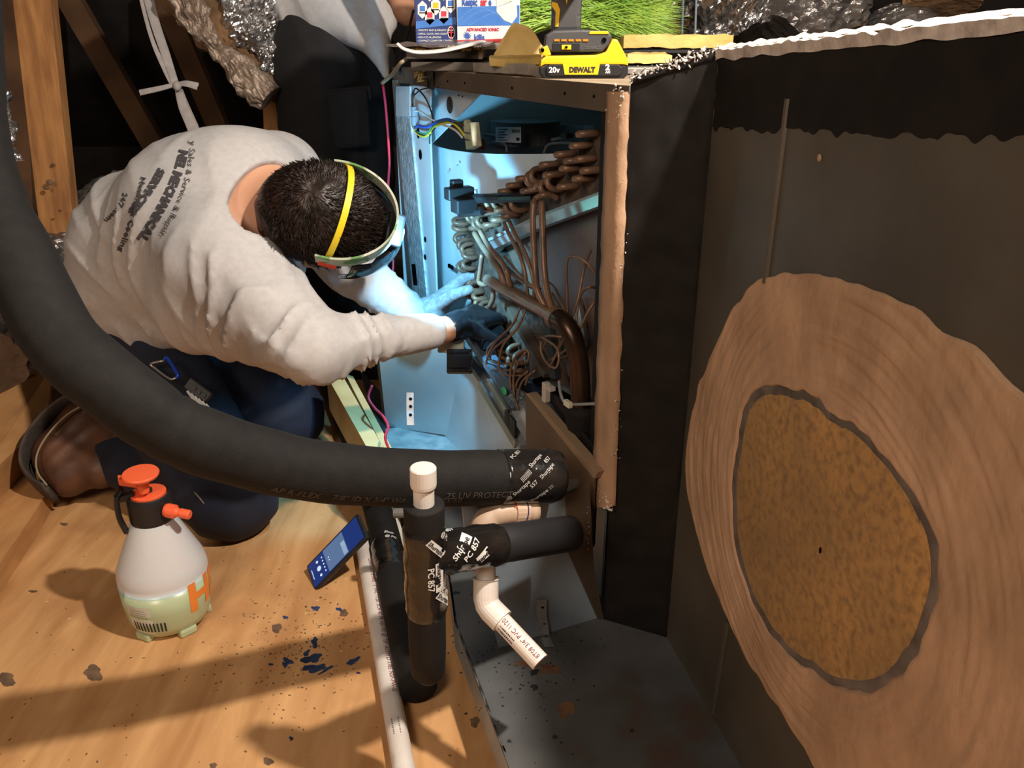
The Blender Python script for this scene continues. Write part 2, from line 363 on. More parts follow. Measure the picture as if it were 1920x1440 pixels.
beam('web_brace', at(1255, -40, 3.0), at(1262, 90, 3.0), CR*.075, CB*.04, PINE, 'brown timber brace behind the green brush', 'brace')
q = MB(); q.prism([at(612, 703, 1.95), at(640, 700, 1.98), at(722, 845, 1.72), at(694, 850, 1.70)], (0, 0, -.09)); lb = q.out('lumber_offcut', PALEPINE, label='pale pine offcut lying between the dark pipe and the blue-lit pan', cat='lumber')
q = MB(); q.prism([at(647, 700, 2.02), at(662, 706, 2.02), at(740, 850, 1.76), at(724, 850, 1.76)], (0, 0, -.06)); q.out('lumber_offcut', PALEPINE, label='thinner pale pine strip beside the larger pine offcut', cat='lumber')
q = MB(); q.prism([gz(600, 640, .08), gz(705, 640, .08), gz(720, 560, .08), gz(560, 560, .08)], (0, 0, -.06)); q.out('joist', OLDWOOD, label='dusty brown joist under the standing worker, behind the blue sleeve', cat='joist')
# ------------------------------------------------------------------ metal platform and floor pan
PLAT = mat('platform_metal', (.12, .122, .122), (.06, .06, .057), .55, .2, scale=6, bump=.2, bscale=60, c3=(.09, .045, .025), scale3=6, thr3=(.60, .74))
pz = .10
plat = thing('metal_platform', 'stained grey sheet metal platform under the air handler', 'platform', gz(1000, 1300, 0))
PL = [gz(838, 1060, pz), gz(852, 1165, pz), gz(955, 1440, pz), gz(985, 1560, pz), gz(1600, 1560, pz)]
PLW = PL + [K0 + QD*.6 + WD*.3 + Vector((0, 0, pz)), U(-.1, .6, pz), U(.95, .6, pz), U(1.05, -.02, pz), gz(705, 690, pz)+Vector((-.05, 0, 0)), gz(722, 860, pz)]
q = MB(); q.prism(PLW, (0, 0, -.004)); q.out('top_sheet', PLAT, plat)
q = MB()
ring = [gz(722, 860, pz), PL[0], PL[1], PL[2], PL[3]]
for a, b in zip(ring, ring[1:]): q.prism([a, b, b - Vector((0, 0, .055)), a - Vector((0, 0, .055))], (.004, 0, 0))
q.out('edge_flange', GREYMET, plat, label='lighter folded edge')
RUST = mat('rust_stain', (.085, .035, .018), (.13, .07, .03), .8, scale=50)
for x, y, a, b, s in ((1030, 1255, 22, 9, 1), (1060, 1330, 13, 16, 2), (985, 1245, 22, 5, 3), (1003, 1260, 7, 8, 4), (1002, 1288, 6, 5, 5), (855, 1112, 6, 3, 6), (1055, 1080, 0.1, 0.1, 7), (955, 1390, 4, 3, 8), (1185, 1370, 4, 3, 9), (1040, 1382, 5, 3, 10)):
    if a > 1:
        pts = []
        rr = random.Random(s)
        for k in range(16):
            t = 2*math.pi*k/16; j = 1 + rr.uniform(-.45, .45); pts.append(gz(x + a*j*math.cos(t), y + b*j*math.sin(t), pz))
        q = MB(); q.prism(pts, (0, 0, .0007)); q.out('stain', RUST if s in (1, 2, 3) else INKB, plat)
rr = random.Random(9); q = MB()
for k in range(260):
    p = gz(rr.gauss(985, 60), rr.gauss(1200, 90), pz); s = rr.uniform(.4, 1.6)
    q.box(p, (Vector((math.cos(k), math.sin(k), 0)), Vector((-math.sin(k), math.cos(k), 0)), ZV), (s*.0012, s*.0008, .0006))
q.out('grit', INKB, plat, kind='stuff')
# frost-white dusty patch + fibre crumbs on the pan, in front of the return box
DUST = mat('white_dust', (.66, .70, .70), (.40, .46, .48), .95, scale=30, bump=.6)
q = MB(); q.prism([gz(x, y, pz) for x, y in ((722, 806), (775, 800), (820, 792), (880, 778), (905, 782), (925, 815), (945, 838), (940, 862), (735, 866))], (0, 0, .003)); q.out('dust_patch', DUST, plat, label='whitish dusty patch', kind='stuff')
q = MB()
for k in range(130):
    p = gz(rr.gauss(880, 15), rr.gauss(802, 9), pz + .003); s = rr.uniform(.6, 1.6)
    q.ell(p, (Vector((math.cos(k), math.sin(k), 0)), Vector((-math.sin(k), math.cos(k), 0)), ZV), (s*.004, s*.0022, s*.0018), 6)
q.out('fibre_crumbs', YINS, plat, kind='stuff')
# ------------------------------------------------------------------ return box under the unit (the blue-lit sheet)
rb = thing('return_box', 'grey sheet metal return box beneath the air handler, strapped to the pan', 'box', U(.5, .2, pz))
def wall(pts, off, name, m, par, **kw): s = MB(); s.prism(pts, off); return s.out(name, m, par, **kw)
zt = .345
wall([U(.05, .03, pz), U(.93, .03, pz), U(.93, .03, zt), U(.05, .03, zt)], WD*.004, 'front_sheet', CABIN, rb)
P1 = gz(722, 792, pz); P2 = gz(905, 774, pz)
# projecting drip sheet standing in front (the large blue-lit plane)
FP = [P1, onplane(706, 606, P1, (P2-P1).cross(ZV)), onplane(838, 640, P1, (P2-P1).cross(ZV)), onplane(930, 780, P1, (P2-P1).cross(ZV))]
A0 = gz(724, 800, pz); A1 = at(704, 604, 1.86); A2 = at(830, 600, 1.86); A3 = gz(958, 850, pz); A4 = gz(905, 776, pz)
wall([A0, A1, at(840, 612, 1.80), at(905, 690, 1.70), gz(952, 832, pz + .02), gz(925, 790, pz)], (A4-A0).cross(ZV).normalized()*-.004, 'side_sheet', CABIN, rb)
wall([A0, A1, A1 + Vector((-.012, .03, 0)), A0 + Vector((-.012, .03, 0))], (.003, 0, 0), 'folded_edge', GREYMET, rb)
# near end panel, blue-grey sheet
E0 = gz(935, 1215, pz); E1 = gz(1128, 1156, pz); EN = Vector((-(E1-E0).y, (E1-E0).x, 0)).normalized()
def PE(px, py): return onplane(px, py, E0, EN)
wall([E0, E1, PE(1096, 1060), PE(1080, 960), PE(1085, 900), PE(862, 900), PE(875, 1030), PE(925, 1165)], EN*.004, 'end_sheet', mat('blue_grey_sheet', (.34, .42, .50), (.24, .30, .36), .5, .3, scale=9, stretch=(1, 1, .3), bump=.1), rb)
q = MB(); q.prism([PE(1060, 925), PE(1102, 905), PE(1110, 1060), PE(1128, 1156), PE(1118, 1156), PE(1060, 1025)], EN*-.006); q.out('corner_flange', BROWNMET, rb)
def strap(pts, wv, name='hold_down_strap'):
    n = len(pts); wv = Vector(wv); s = MB()
    for a, b in zip(pts, pts[1:]): s.prism([a - wv, a + wv, b + wv, b - wv], CB*.0015)
    return s.out(name, GALVB, rb, label='perforated galvanised strap')
s1 = strap([PE(1014, 1122) - EN*.003, PE(1014, 1150) - EN*.003, PE(1020, 1190) - EN*.003, gz(1030, 1212, pz + .002)], CR*.008)
for y in (1135, 1165, 1188):
    s = MB(); s.ell(PE(1015 + (y-1135)*.12, y) - EN*.0045, (CR, CU, CB), (.003, .003, .001), 8); s.out('strap_hole', DARK, s1)
s2 = strap([at(769, 736, 1.735), at(769, 770, 1.735), at(770, 797, 1.728)], CR*.0075)
for y in (748, 762, 778, 790):
    s = MB(); s.ell(at(769.5, y, 1.73), (CR, CU, CB), (.0035, .0035, .001), 8); s.out('strap_hole', DARK, s2)
# ------------------------------------------------------------------ air handler cabinet
LN, DP, ZB, ZT = .915, .56, .374, .947
ah = thing('air_handler', 'open horizontal air handler cabinet with exposed evaporator coil and blower', 'air handler', U(.45, .28, .345))
def part(pts, off, name, m, **kw): return wall(pts, off, name, m, ah, **kw)
part([U(0, 0, ZT), U(LN, 0, ZT), U(LN, DP, ZT), U(0, DP, ZT)], (0, 0, -.003), 'top_panel', mat('dusty_top', (.42, .33, .23), (.28, .21, .14), .8, scale=12, bump=.4), label='dusty tan top panel')
lipm = BROWNMET
lp = part([U(-.0, -.002, ZT), U(LN, -.002, ZT), U(LN, -.002, ZT-.030), U(0, -.002, ZT-.036)], WD*.004, 'top_rail', lipm, label='brown lip along the top front')
for l in (.08, .16, .33, .52, .60, .68):
    s = MB(); s.ell(U(l, -.003, ZT-.017), (UD, ZV, WD), (.0025, .0025, .001), 8); s.out('screw_hole', DARK, lp)
part([U(0, DP, ZB), U(LN, DP, ZB), U(LN, DP, ZT), U(0, DP, ZT)], WD*.003, 'back_panel', CABIN)
part([U(LN, 0, ZB), U(LN, DP, ZB), U(LN, DP, ZT), U(LN, 0, ZT)], UD*.003, 'far_end_panel', CABIN)
part([U(0, 0, ZB), U(0, DP, ZB), U(0, DP, ZT), U(0, 0, ZT)], -UD*.003, 'near_end_panel', CABIN)
part([U(0, .0, ZB), U(LN, .0, ZB), U(LN, DP, ZB), U(0, DP, ZB)], (0, 0, -.004), 'bottom_panel', GREYMET)
q = MB(); q.prism([U(.70, -.006, ZT + .0008), U(.665, -.006, ZT + .0008), U(.668, -.006, ZT - .034), U(.700, -.006, ZT - .034)], WD*.003); q.out('tape_patch', TAPE, lp)
q = MB(); rr = random.Random(31)
for k in range(40):
    p = U(.735 + rr.gauss(0, .012), -.006 - abs(rr.gauss(0, .004)), ZT - rr.uniform(-.006, .022)); d = Vector((rr.gauss(0, 1), rr.gauss(0, 1), rr.gauss(0, 1))).normalized(); e = d.orthogonal().normalized(); q.ell(p, (d, e, d.cross(e)), (.007, .0012, .0012), 6)
q.out('fibre_tuft', YINS, lp, kind='stuff')
# foil faced liner strip and slotted flange at the far jamb
q = MB(); pts = [PU(742, 215, -.004), PU(768, 215, -.004), PU(800, 560, -.004), PU(775, 560, -.004)]
q.prism(pts, WD*.01); q.out('foil_liner_strip', FLIN, ah, label='wrinkled foil faced insulation strip')
q = MB(); q.prism([PU(735, 150, -.003), PU(745, 150, -.003), PU(775, 560, -.003), PU(766, 560, -.003)], WD*.006); q.out('outer_jamb', GALVB, ah)
q = MB(); q.prism([PU(742, 162, -.006), PU(768, 162, -.006), PU(768, 218, -.006), PU(742, 218, -.006)], WD*.004); q.out('jamb_bracket', CABIN, ah)
fl_ = MB(); fl_.prism([PU(768, 160, 0), PU(806, 163, 0), PU(806, 262, 0), PU(820, 592, 0), PU(790, 592, 0)], WD*.004)
fo = fl_.out('slotted_flange', CABIN, ah)
for x, y in ((784, 250), (788, 290), (797, 449), (797, 482), (775, 176)):
    s = MB(); s.ell(PU(x, y, -.001), (UD, ZV, WD), (.009, .011, .0015) if y < 300 and y > 200 else (.006, .007, .0015), 14); s.out('flange_hole', DARK, fo)
s = MB(); s.prism([PU(769, 480, -.003), PU(783, 480, -.003), PU(788, 545, -.003), PU(774, 545, -.003)], WD*.002); oo = s.out('switch_slot', GREYMET, fo)
q = MB(); q.prism([PU(771, 495, -.005), PU(778, 495, -.005), PU(782, 535, -.005), PU(775, 535, -.005)], WD*.002); q.out('switch_opening', DARK, fo)
# gusset plate in the upper far corner
g = part([PU(804, 163, .03), PU(902, 175, .03), PU(806, 272, .03)], WD*.003, 'gusset_plate', CABIN)
s = MB(); s.ell(PU(843, 197, .029), (UD, ZV, WD), (.0155, .0165, .002), 20); s.out('round_hole', mat('hole_dark', (.03, .02, .015), rough=.9), g)
for x, y in ((860, 179), (867, 181)):
    s = MB(); s.ell(PU(x, y, .029), (UD, ZV, WD), (.002, .002, .001), 8); s.out('screw_hole', DARK, g)
# blower housing: curved scroll sheet in front of the fan
def curved(pts_top, pts_bot, wt, name, m, **kw):
    n = len(pts_top); v = []; f = []
    for i in range(n): v += [PU(*pts_top[i], wt[i]), PU(*pts_bot[i], wt[i])]
    for i in range(n): v += [v[2*i] + WD*.004, v[2*i+1] + WD*.004]
    for i in range(n-1):
        f += [(2*i, 2*i+1, 2*i+3, 2*i+2), (2*n+2*i, 2*n+2*i+2, 2*n+2*i+3, 2*n+2*i+1), (2*i, 2*i+2, 2*n+2*i+2, 2*n+2*i), (2*i+1, 2*n+2*i+1, 2*n+2*i+3, 2*i+3)]
    return fin(name, v, f, m, ah, smooth=False, **kw)
curved([(806, 268), (820, 275), (845, 281), (880, 286), (930, 289), (1000, 289), (1135, 286)], [(820, 600), (835, 600), (860, 600), (890, 600), (930, 560), (1000, 500), (1135, 440)],
       [.04, .052, .066, .08, .10, .12, .14], 'blower_housing', CABIN)
part([U(.0, .17, ZB), U(.9, .17, ZB), U(.9, .17, .56), U(0, .17, .56)], WD*.003, 'partition', GREYMET)
bl = MB(); bl.prism([PU(822, 342, .065), PU(828, 338, .065), PU(852, 395, .075), PU(857, 470, .075), PU(840, 440, .07)], WD*-.001)
bl.out('paper_label', mat('label_white', (.7, .7, .7), rough=.7), ah)
bl = MB(); bl.prism([PU(866, 352, .075), PU(893, 357, .08), PU(893, 366, .08), PU(864, 366, .075)], WD*-.001); bl.out('paper_label', MATS['label_white'], ah)
for x, y, wv in ((841, 322, .055), (858, 310, .06), (829, 470, .06), (855, 497, .06)):
    s = MB(); s.ell(PU(x, y, wv), (UD, ZV, WD), (.0025, .003, .002), 8); s.out('screw', GREYMET, ah)
s = MB(); s.box(PU(845, 500, .04), UAX, (.012, .002, .004)); s.out('slot', DARK, ah)
# motor control module, set back
mo = MB(); mo.lathe([(.0, -.001), (.082, 0), (.082, .052), (0, .053)], PU(985, 268, .30), (0, 0, 1), 32, sx=1, sy=1)
mm = mo.out('motor_module', mat('motor_grey', (.16, .17, .18), rough=.5, metal=.2), ah)
s = MB(); s.prism([PU(930, 238, .215), PU(977, 238, .215), PU(977, 268, .215), PU(930, 266, .215)], -WD*.001); ml = s.out('motor_label', MATS['label_white'], mm)
s = MB()
for k in range(5):
    s.prism([PU(934, 242+k*5, .2135), PU(952 - (k % 2)*6, 242+k*5, .2135), PU(952 - (k % 2)*6, 243.5+k*5, .2135), PU(934, 243.5+k*5, .2135)], -WD*.0004)
for k in range(7): s.prism([PU(960+k*2.2, 243, .2135), PU(961+k*2.2, 243, .2135), PU(961+k*2.2, 249, .2135), PU(960+k*2.2, 249, .2135)], -WD*.0004)
s.prism([PU(968, 258, .2135), PU(974, 258, .2135), PU(974, 264, .2135), PU(968, 264, .2135)], -WD*.0004)
s.out('print', INKB, mm)
for pts in (([(915, 268), (935, 266), (948, 272), (950, 285)]), ([(1020, 286), (1028, 272), (1050, 268), (1085, 270)]), ([(895, 250), (915, 252), (932, 254)]), ([(1035, 262), (1055, 258), (1075, 254)])):
    s = MB(); s.tube([PU(x, y, .22) for x, y in pts], .003, 8, smoothn=6); s.out('motor_arm', GREYMET, ah)
s = MB(); s.bbox(PU(1062, 254, .2), UAX, (.012, .008, .005), .002); s.out('mount_bracket', BLK, ah)
s = MB(); s.prism([PU(1035, 235, .4), PU(1115, 235, .4), PU(1115, 258, .4), PU(1035, 258, .4)], -WD*.002); s.out('foil_patch', FLIN, ah)
# capacitor with wires, harness and connector
s = MB(); s.lathe([(.0, 0), (.0085, .001), (.009, .018), (.0078, .02), (.0078, .038), (0, .040)], PU(778, 236, -.012), ZV, 14); s.out('wire_nut', mat('grey_cap', (.25, .27, .3), rough=.4), ah)
def wire(pts, r, m, name='wire', parent=ah, wd=-.012, **kw):
    P = [PU(x, y, (wd if len(q) == 0 else q[0])) for x, y, *q in pts]
    s = MB(); s.tube(P, r, 7, smoothn=7); return s.out(name, m, parent, smooth=True, **kw)
WB = mat('blue_wire', (.03, .09, .45), rough=.4); WY = mat('yellow_wire', (.75, .62, .05), rough=.4); WG = mat('green_wire', (.05, .35, .12), rough=.4)
WW = mat('white_wire', (.7, .7, .68), rough=.4); WRd = mat('red_wire', (.55, .03, .07), rough=.4); WBr = mat('brown_wire', (.10, .04, .02), rough=.4)
wire([(778, 212), (774, 200), (776, 170), (784, 168), (800, 188), (812, 225), (806, 255), (806, 270)], .0016, INKB)
wire([(777, 178), (790, 168), (812, 164), (826, 163)], .0014, INKB)
wire([(773, 238), (772, 225), (778, 209), (790, 210), (805, 220), (815, 227)], .002, WW)
wire([(778, 240), (784, 236), (796, 238), (806, 236), (820, 228), (838, 224), (852, 228)], .003, WB)
wire([(774, 215), (773, 232), (778, 244), (788, 252), (800, 254), (812, 244), (822, 233), (840, 229), (860, 232), (875, 240)], .002, INKB)
wire([(775, 236), (782, 250), (795, 256), (806, 250), (816, 238), (832, 231), (848, 231), (860, 240), (872, 255)], .0024, WY)
wire([(782, 247), (795, 251), (804, 246), (812, 238), (830, 228), (852, 227), (866, 234), (876, 246)], .0018, WG)
wire([(828, 233), (842, 238), (856, 246), (867, 258)], .0022, WW)
wire([(815, 232), (830, 226), (850, 226), (868, 234), (880, 240)], .0018, WBr)
cx = PU(886, 255, -.016); s = MB(); s.bbox(cx, ((UD*.9 - ZV*.25).normalized(), (ZV*.95 + UD*.25).normalized(), WD), (.017, .021, .009), .002); cn = s.out('plug_connector', mat('aged_white_plastic', (.52, .56, .45), (.30, .33, .22), .6, scale=50), ah)
s = MB()
for i in range(3):
    for j in range(2): s.box(cx - WD*.0095 + UD*(.009*i - .009) + ZV*(.012*j - .006), UAX, (.002, .0035, .0008))
s.out('connector_socket', INKB, cn)
s = MB(); s.lathe([(0, -.01), (.012, -.01), (.012, .008), (0, .008)], PU(898, 270, .01), ZV, 12); s.out('plug_grommet', mat('rusty_grommet', (.09, .04, .02), rough=.8), ah)
s = MB(); s.bbox(PU(880, 240, -.016), ((UD*.6 + ZV*.6).normalized(), (ZV*.6 - UD*.6).normalized(), WD), (.016, .005, .006), .002); s.out('connector_latch', MATS['aged_white_plastic'], cn)
# black latch arm in the middle
s = MB(); s.bbox(PU(861, 362, .0), UAX, (.013, .028, .012), .003); s.bbox(PU(856, 346, .0), UAX, (.009, .012, .010), .003); s.bbox(PU(870, 385, .0), UAX, (.018, .022, .014), .003)
s.out('drain_fitting', BLK, ah)
s = MB(); s.tube([PU(870, 372, .02), PU(940, 372, .03), PU(1000, 370, .06)], .009, 10); s.out('black_rail', BLK, ah)
s = MB(); s.tube([PU(862, 402, .01), PU(905, 398, .02)], .006, 8); s.out('black_rail', BLK, ah)
# ------------------------------------------------------------------ evaporator coil
def PUs(l): return [PU(*q) for q in l]
coil = MB()
coil.prism([PU(1140, 240, .07), PU(1140, 382, .07), PU(905, 470, .07), PU(872, 430, .07), PU(872, 395, .07), PU(960, 350, .07)], WD*.38)
coil.prism([PU(872, 395, .07), PU(930, 480, .07), PU(1030, 700, .07), PU(975, 720, .07), PU(888, 590, .07), PU(868, 470, .07)], WD*.38)
FINM = mat('dirty_fins', (.10, .065, .045), (.045, .03, .022), .85, scale=60, bump=.9, bscale=120, bdist=.004)
cl = coil.out('coil_slab', FINM, ah, label='dirty brown finned coil slabs')
def ubend(x, y, L, th, out, r=.0057, blue=False):
    """return bend: both feet on the slab face, arch standing off towards the opening"""
    c = PU(x, y, .075); k = PU(x, y, .0); d = (UD*-math.cos(th) + ZV*math.sin(th)).normalized()
    pts = [c + d*L/2, c + d*L/2 - WD*out*.5]
    for a in range(1, 8): t = math.pi*a/8; pts.append(c + d*(L/2*math.cos(t)) - WD*(out*.5 + out*.5*math.sin(t)))
    pts += [c - d*L/2 - WD*out*.5, c - d*L/2]
    s = MB(); s.tube(pts, r, 10); s.out('return_bend', COPPER, cl, smooth=True)
for x, y in ((1102,272),(1072,288),(1043,307),(1110,297),(1082,314),(997,333),(978,346),(962,357),(927,377),(918,384),(1006,356),(1107,333),(1077,348),(965,377),(934,396),(968,403),(932,419),(888,401),(1115,250),(1122,318),(952,366),(940,371),(955,392),(1022,352),(1050,326),(1090,300),(1033,345),(908,395),(905,425),(948,410),(984,372),(897,392)):
    ubend(x + 6, y, .019, .16, .034)
for x, y in ((1018,335),(1027,328),(1045,350),(1058,340),(940,378),(953,377),(977,387),(988,380),(902,404),(910,400),(914,417),(922,412)):
    ubend(x + 3, y, .026, -1.15, .036, .0054)
for x, y in ((883,498),(892,493),(885,522),(898,547),(912,553),(915,567),(933,582),(925,600),(943,597),(940,607),(937,625),(960,648),(978,655),(963,663),(972,685),(987,685),(875,413),(875,424),(877,445),(890,465),(905,535),(950,628),(955,672),(926,572),(893,475),(884,457),(978,672),(990,668)):
    ubend(x + 3, y, .021, -.95 + .5*math.sin(x), .034, .0054)
# rails and delta plate
def bar(pts, wv, tv, name, m, parent=ah, **kw):
    s = MB(); P = PUs(pts)
    for a, b in zip(P, P[1:]):
        d = (b-a).normalized(); n = WD.cross(d).normalized(); s.prism([a - n*wv, a + n*wv, b + n*wv, b - n*wv], WD*tv)
    return s.out(name, m, parent, **kw)
bar([(1132, 372, .055), (1010, 418, .055), (918, 462, .055)], .0085, .02, 'coil_rail', GALVB, label='silver coil rail')
bar([(1132, 360, .06), (1010, 406, .06), (915, 450, .06)], .003, .02, 'coil_rail', GREYMET)
bar([(930, 545, .05), (975, 625, .05), (1020, 705, .05)], .006, .02, 'coil_rail', BROWNMET)
part([PU(1140, 378, .10), PU(925, 462, .10), PU(925, 520, .10), PU(1010, 700, .10), PU(1140, 760, .10)], WD*.003, 'delta_plate', mat('delta_brown', (.20, .13, .095), (.12, .08, .06), .35, .2, scale=6, bump=.1))
s = MB(); s.ell(PU(1086, 605, .097), (UD, ZV, WD), (.026, .034, .002), 24); s.out('delta_hole', mat('painted_blue_light', (.48, .66, .74), rough=.5), ah, label='opening behind the capillaries with pale blue light painted in')  # disc coloured like the blue light showing through the plate
bar([(1022, 590, .03), (1030, 650, .03), (1036, 710, .03)], .011, .012, 'strut', mat('dark_steel', (.05, .06, .07), rough=.4, metal=.5))
bar([(1085, 560, .09), (1100, 640, .09), (1070, 720, .09)], .004, .004, 'strut', BROWNMET)
bar([(1035, 640, .07), (1090, 730, .07)], .012, .006, 'strut', BROWNMET)
# header and suction pipe
def pipe(pts, r, name, m, n=7, seg=14, **kw):
    s = MB(); s.tube([PU(*q) for q in pts], r, seg, smoothn=n); return s.out(name, m, ah, smooth=True, **kw)
pipe([(914, 524, .0), (960, 551, .0), (1010, 578, .0), (1046, 598, .0)], .0108, 'header_pipe', COPPER, 3)
pipe([(952, 540, .014), (1000, 566, .014), (1025, 580, .014)], .0085, 'header_pipe', COPPER, 3)
pipe([(1040, 594, .0), (1058, 606, .0), (1074, 632, .005), (1084, 672, .01), (1088, 720, .012), (1090, 790, .012)], .0165, 'suction_pipe', COPDARK, label='large dark copper suction elbow')
s = MB(); s.lathe([(0, 0), (.0185, 0), (.0185, .014), (0, .014)], PU(1038, 593, 0), PU(1052, 602, 0) - PU(1038, 593, 0), 16); s.out('pipe_collar', COPPER, ah, smooth=False)
pipe([(1090, 760, .012), (1092, 830, .02)], .026, 'pipe_insulation', FOAM)
for pts, r in (([(1001, 378, .02), (999, 420, .012), (1003, 500, .0), (1008, 545, .0), (1024, 578, .006)], .0056), ([(1016, 378, .02), (1017, 420, .012), (1020, 500, .0), (1026, 548, .0), (1036, 582, .006)], .0056),
               ([(890, 437, .01), (905, 462, .005), (935, 505, .0), (950, 540, .006)], .006), ([(900, 432, .01), (917, 462, .005), (946, 500, .0), (958, 540, .006)], .005),
               ([(945, 418, .02), (955, 440, .01), (975, 480, .01), (985, 515, .01), (990, 560, .012)], .0035), ([(955, 415, .02), (966, 440, .01), (985, 475, .01), (1000, 525, .01), (1002, 560, .012)], .0035),
               ([(904, 478, .0), (900, 510, .0), (898, 528, .0), (906, 534, .0), (918, 532, .0)], .0048), ([(918, 470, .01), (935, 500, .005), (942, 530, .005)], .0055),
               ([(924, 535, .02), (924, 560, .02), (918, 575, .02)], .005), ([(1005, 372, .03), (1018, 366, .035), (1034, 366, .05), (1045, 372, .06)], .0056), ([(1000, 382, .02), (1004, 374, .03), (1012, 370, .05)], .0056)):
    pipe([q for q in pts], r, 'feeder_tube', COPPER, 6, 9)
caps = [[(1064, 598, .02), (1063, 540, .02), (1062, 500, .02), (1068, 482, .02), (1084, 482, .02), (1104, 496, .03), (1118, 515, .04)],
        [(1072, 598, .02), (1084, 560, .03), (1096, 500, .05), (1108, 470, .07)], [(1080, 610, .02), (1084, 570, .03), (1092, 548, .03), (1104, 538, .03), (1120, 540, .05)],
        [(1086, 620, .02), (1100, 590, .03), (1112, 570, .04), (1120, 560, .05)], [(1064, 595, .03), (1050, 560, .04), (1040, 540, .05), (1030, 530, .06)], [(1060, 592, .03), (1046, 570, .05), (1035, 550, .06)],
        [(976, 575, .01), (960, 610, -.005), (930, 640, -.01), (916, 665, -.01), (912, 685, -.01), (925, 693, -.005), (950, 694, .0), (980, 692, .01)],
        [(986, 580, .01), (970, 615, -.005), (945, 645, -.01), (937, 670, -.01), (936, 690, -.01), (948, 702, -.005), (975, 704, .0), (990, 702, .01)],
        [(980, 600, .0), (955, 630, -.005), (925, 655, -.008), (920, 675, -.005), (940, 682, 0), (970, 680, .01), (982, 676, .02)],
        [(968, 600, .0), (945, 628, -.004), (917, 650, -.006), (913, 672, -.004)],
        [(945, 480, .02), (975, 515, .01), (1000, 538, .01), (1015, 542, .02)], [(925, 478, .02), (960, 515, .015), (990, 535, .01), (1010, 540, .02)], [(950, 500, .03), (985, 532, .02), (1012, 548, .02)],
        [(1014, 636, .03), (1016, 632, .02), (1035, 630, .01), (1055, 632, .02)], [(1014, 640, .0), (1015, 660, -.005), (1025, 680, -.008), (1042, 690, -.005), (1048, 670, -.002), (1042, 650, .0), (1016, 632, .0)],
        [(958, 730, -.01), (957, 700, -.014), (965, 672, -.014), (984, 655, -.012), (992, 664, -.01), (990, 680, -.006)], [(965, 745, -.01), (963, 705, -.012), (972, 680, -.012), (986, 660, -.01)],
        [(990, 696, .0), (975, 708, -.004), (968, 722, -.006), (966, 745, -.006), (972, 770, -.004)], [(996, 700, .0), (982, 712, -.004), (975, 725, -.006), (972, 742, -.006)], [(1004, 694, .01), (990, 708, 0), (985, 722, 0)],
        [(1030, 690, .02), (1050, 650, .03), (1062, 620, .03)], [(1030, 676, .03), (1056, 660, .03), (1072, 645, .03)], [(1042, 672, .04), (1062, 668, .04), (1076, 650, .04)], [(1020, 650, .05), (1032, 620, .05), (1040, 600, .05)], [(1046, 655, .04), (1052, 630, .04), (1056, 612, .04)]]
for c in caps: pipe(c, .0022, 'capillary_tube', COPPER, 6, 6)
# lower rails, drip tray, blue tub, black base
bar([(856, 652, -.015), (905, 722, -.015), (975, 840, -.015)], .006, .015, 'bottom_rail', GREYMET)
br = bar([(897, 720, -.022), (965, 835, -.022)], .009, .006, 'bottom_rail', GALVB, label='bright aluminium rail')
bar([(915, 715, -.018), (960, 790, -.018)], .006, .006, 'bottom_rail', GALVB)
bar([(868, 625, -.01), (920, 700, -.01), (950, 770, -.01)], .008, .03, 'bottom_rail', mat('blue_steel', (.16, .22, .30), rough=.4, metal=.4))
bar([(876, 618, .01), (900, 660, .01)], .01, .03, 'bottom_rail', BROWNMET)
part([PU(905, 672, .02), PU(1000, 790, .02), PU(1110, 885, .02), PU(1115, 775, .09), PU(1010, 712, .09)], WD*.01, 'drip_pan', BLKG)
s = MB(); s.bbox(PU(940, 688, .058), ((UD*.93 + ZV*.36).normalized(), WD, (ZV*.93 - UD*.36).normalized()), (.060, .010, .030), .006)
s.out('drip_tub', mat('pale_blue_tub', (.50, .62, .74), rough=.35), ah, label='pale blue plastic tub')
s = MB(); s.ell(PU(945, 733, -.008), (UD, ZV, WD), (.011, .008, .003), 16); s.out('plug', mat('green_plug', (.04, .42, .16), rough=.4), ah, label='small green plug')
s = MB(); s.bbox(PU(918, 628, .02), ((UD*.93 + ZV*.36).normalized(), WD, (ZV*.93 - UD*.36).normalized()), (.028, .03, .014), .004); s.out('pan_block', BLKG, ah)
s = MB(); s.prism([PU(946, 768, -.02), PU(952, 768, -.02), PU(954, 808, -.02), PU(946, 808, -.02)], WD*.004); s.prism([PU(954, 778, -.02), PU(965, 790, -.02), PU(965, 822, -.02), PU(954, 816, -.02)], WD*.004); s.out('black_bracket', BLK, ah)
s = MB(); rr = random.Random(4)
for k in range(26): s.ell(PU(rr.uniform(950, 985), rr.uniform(735, 790), -.002), (UD, ZV, WD), (.0012, .0012, .001), 5)
s.out('pan_debris', INKW, ah, kind='stuff')
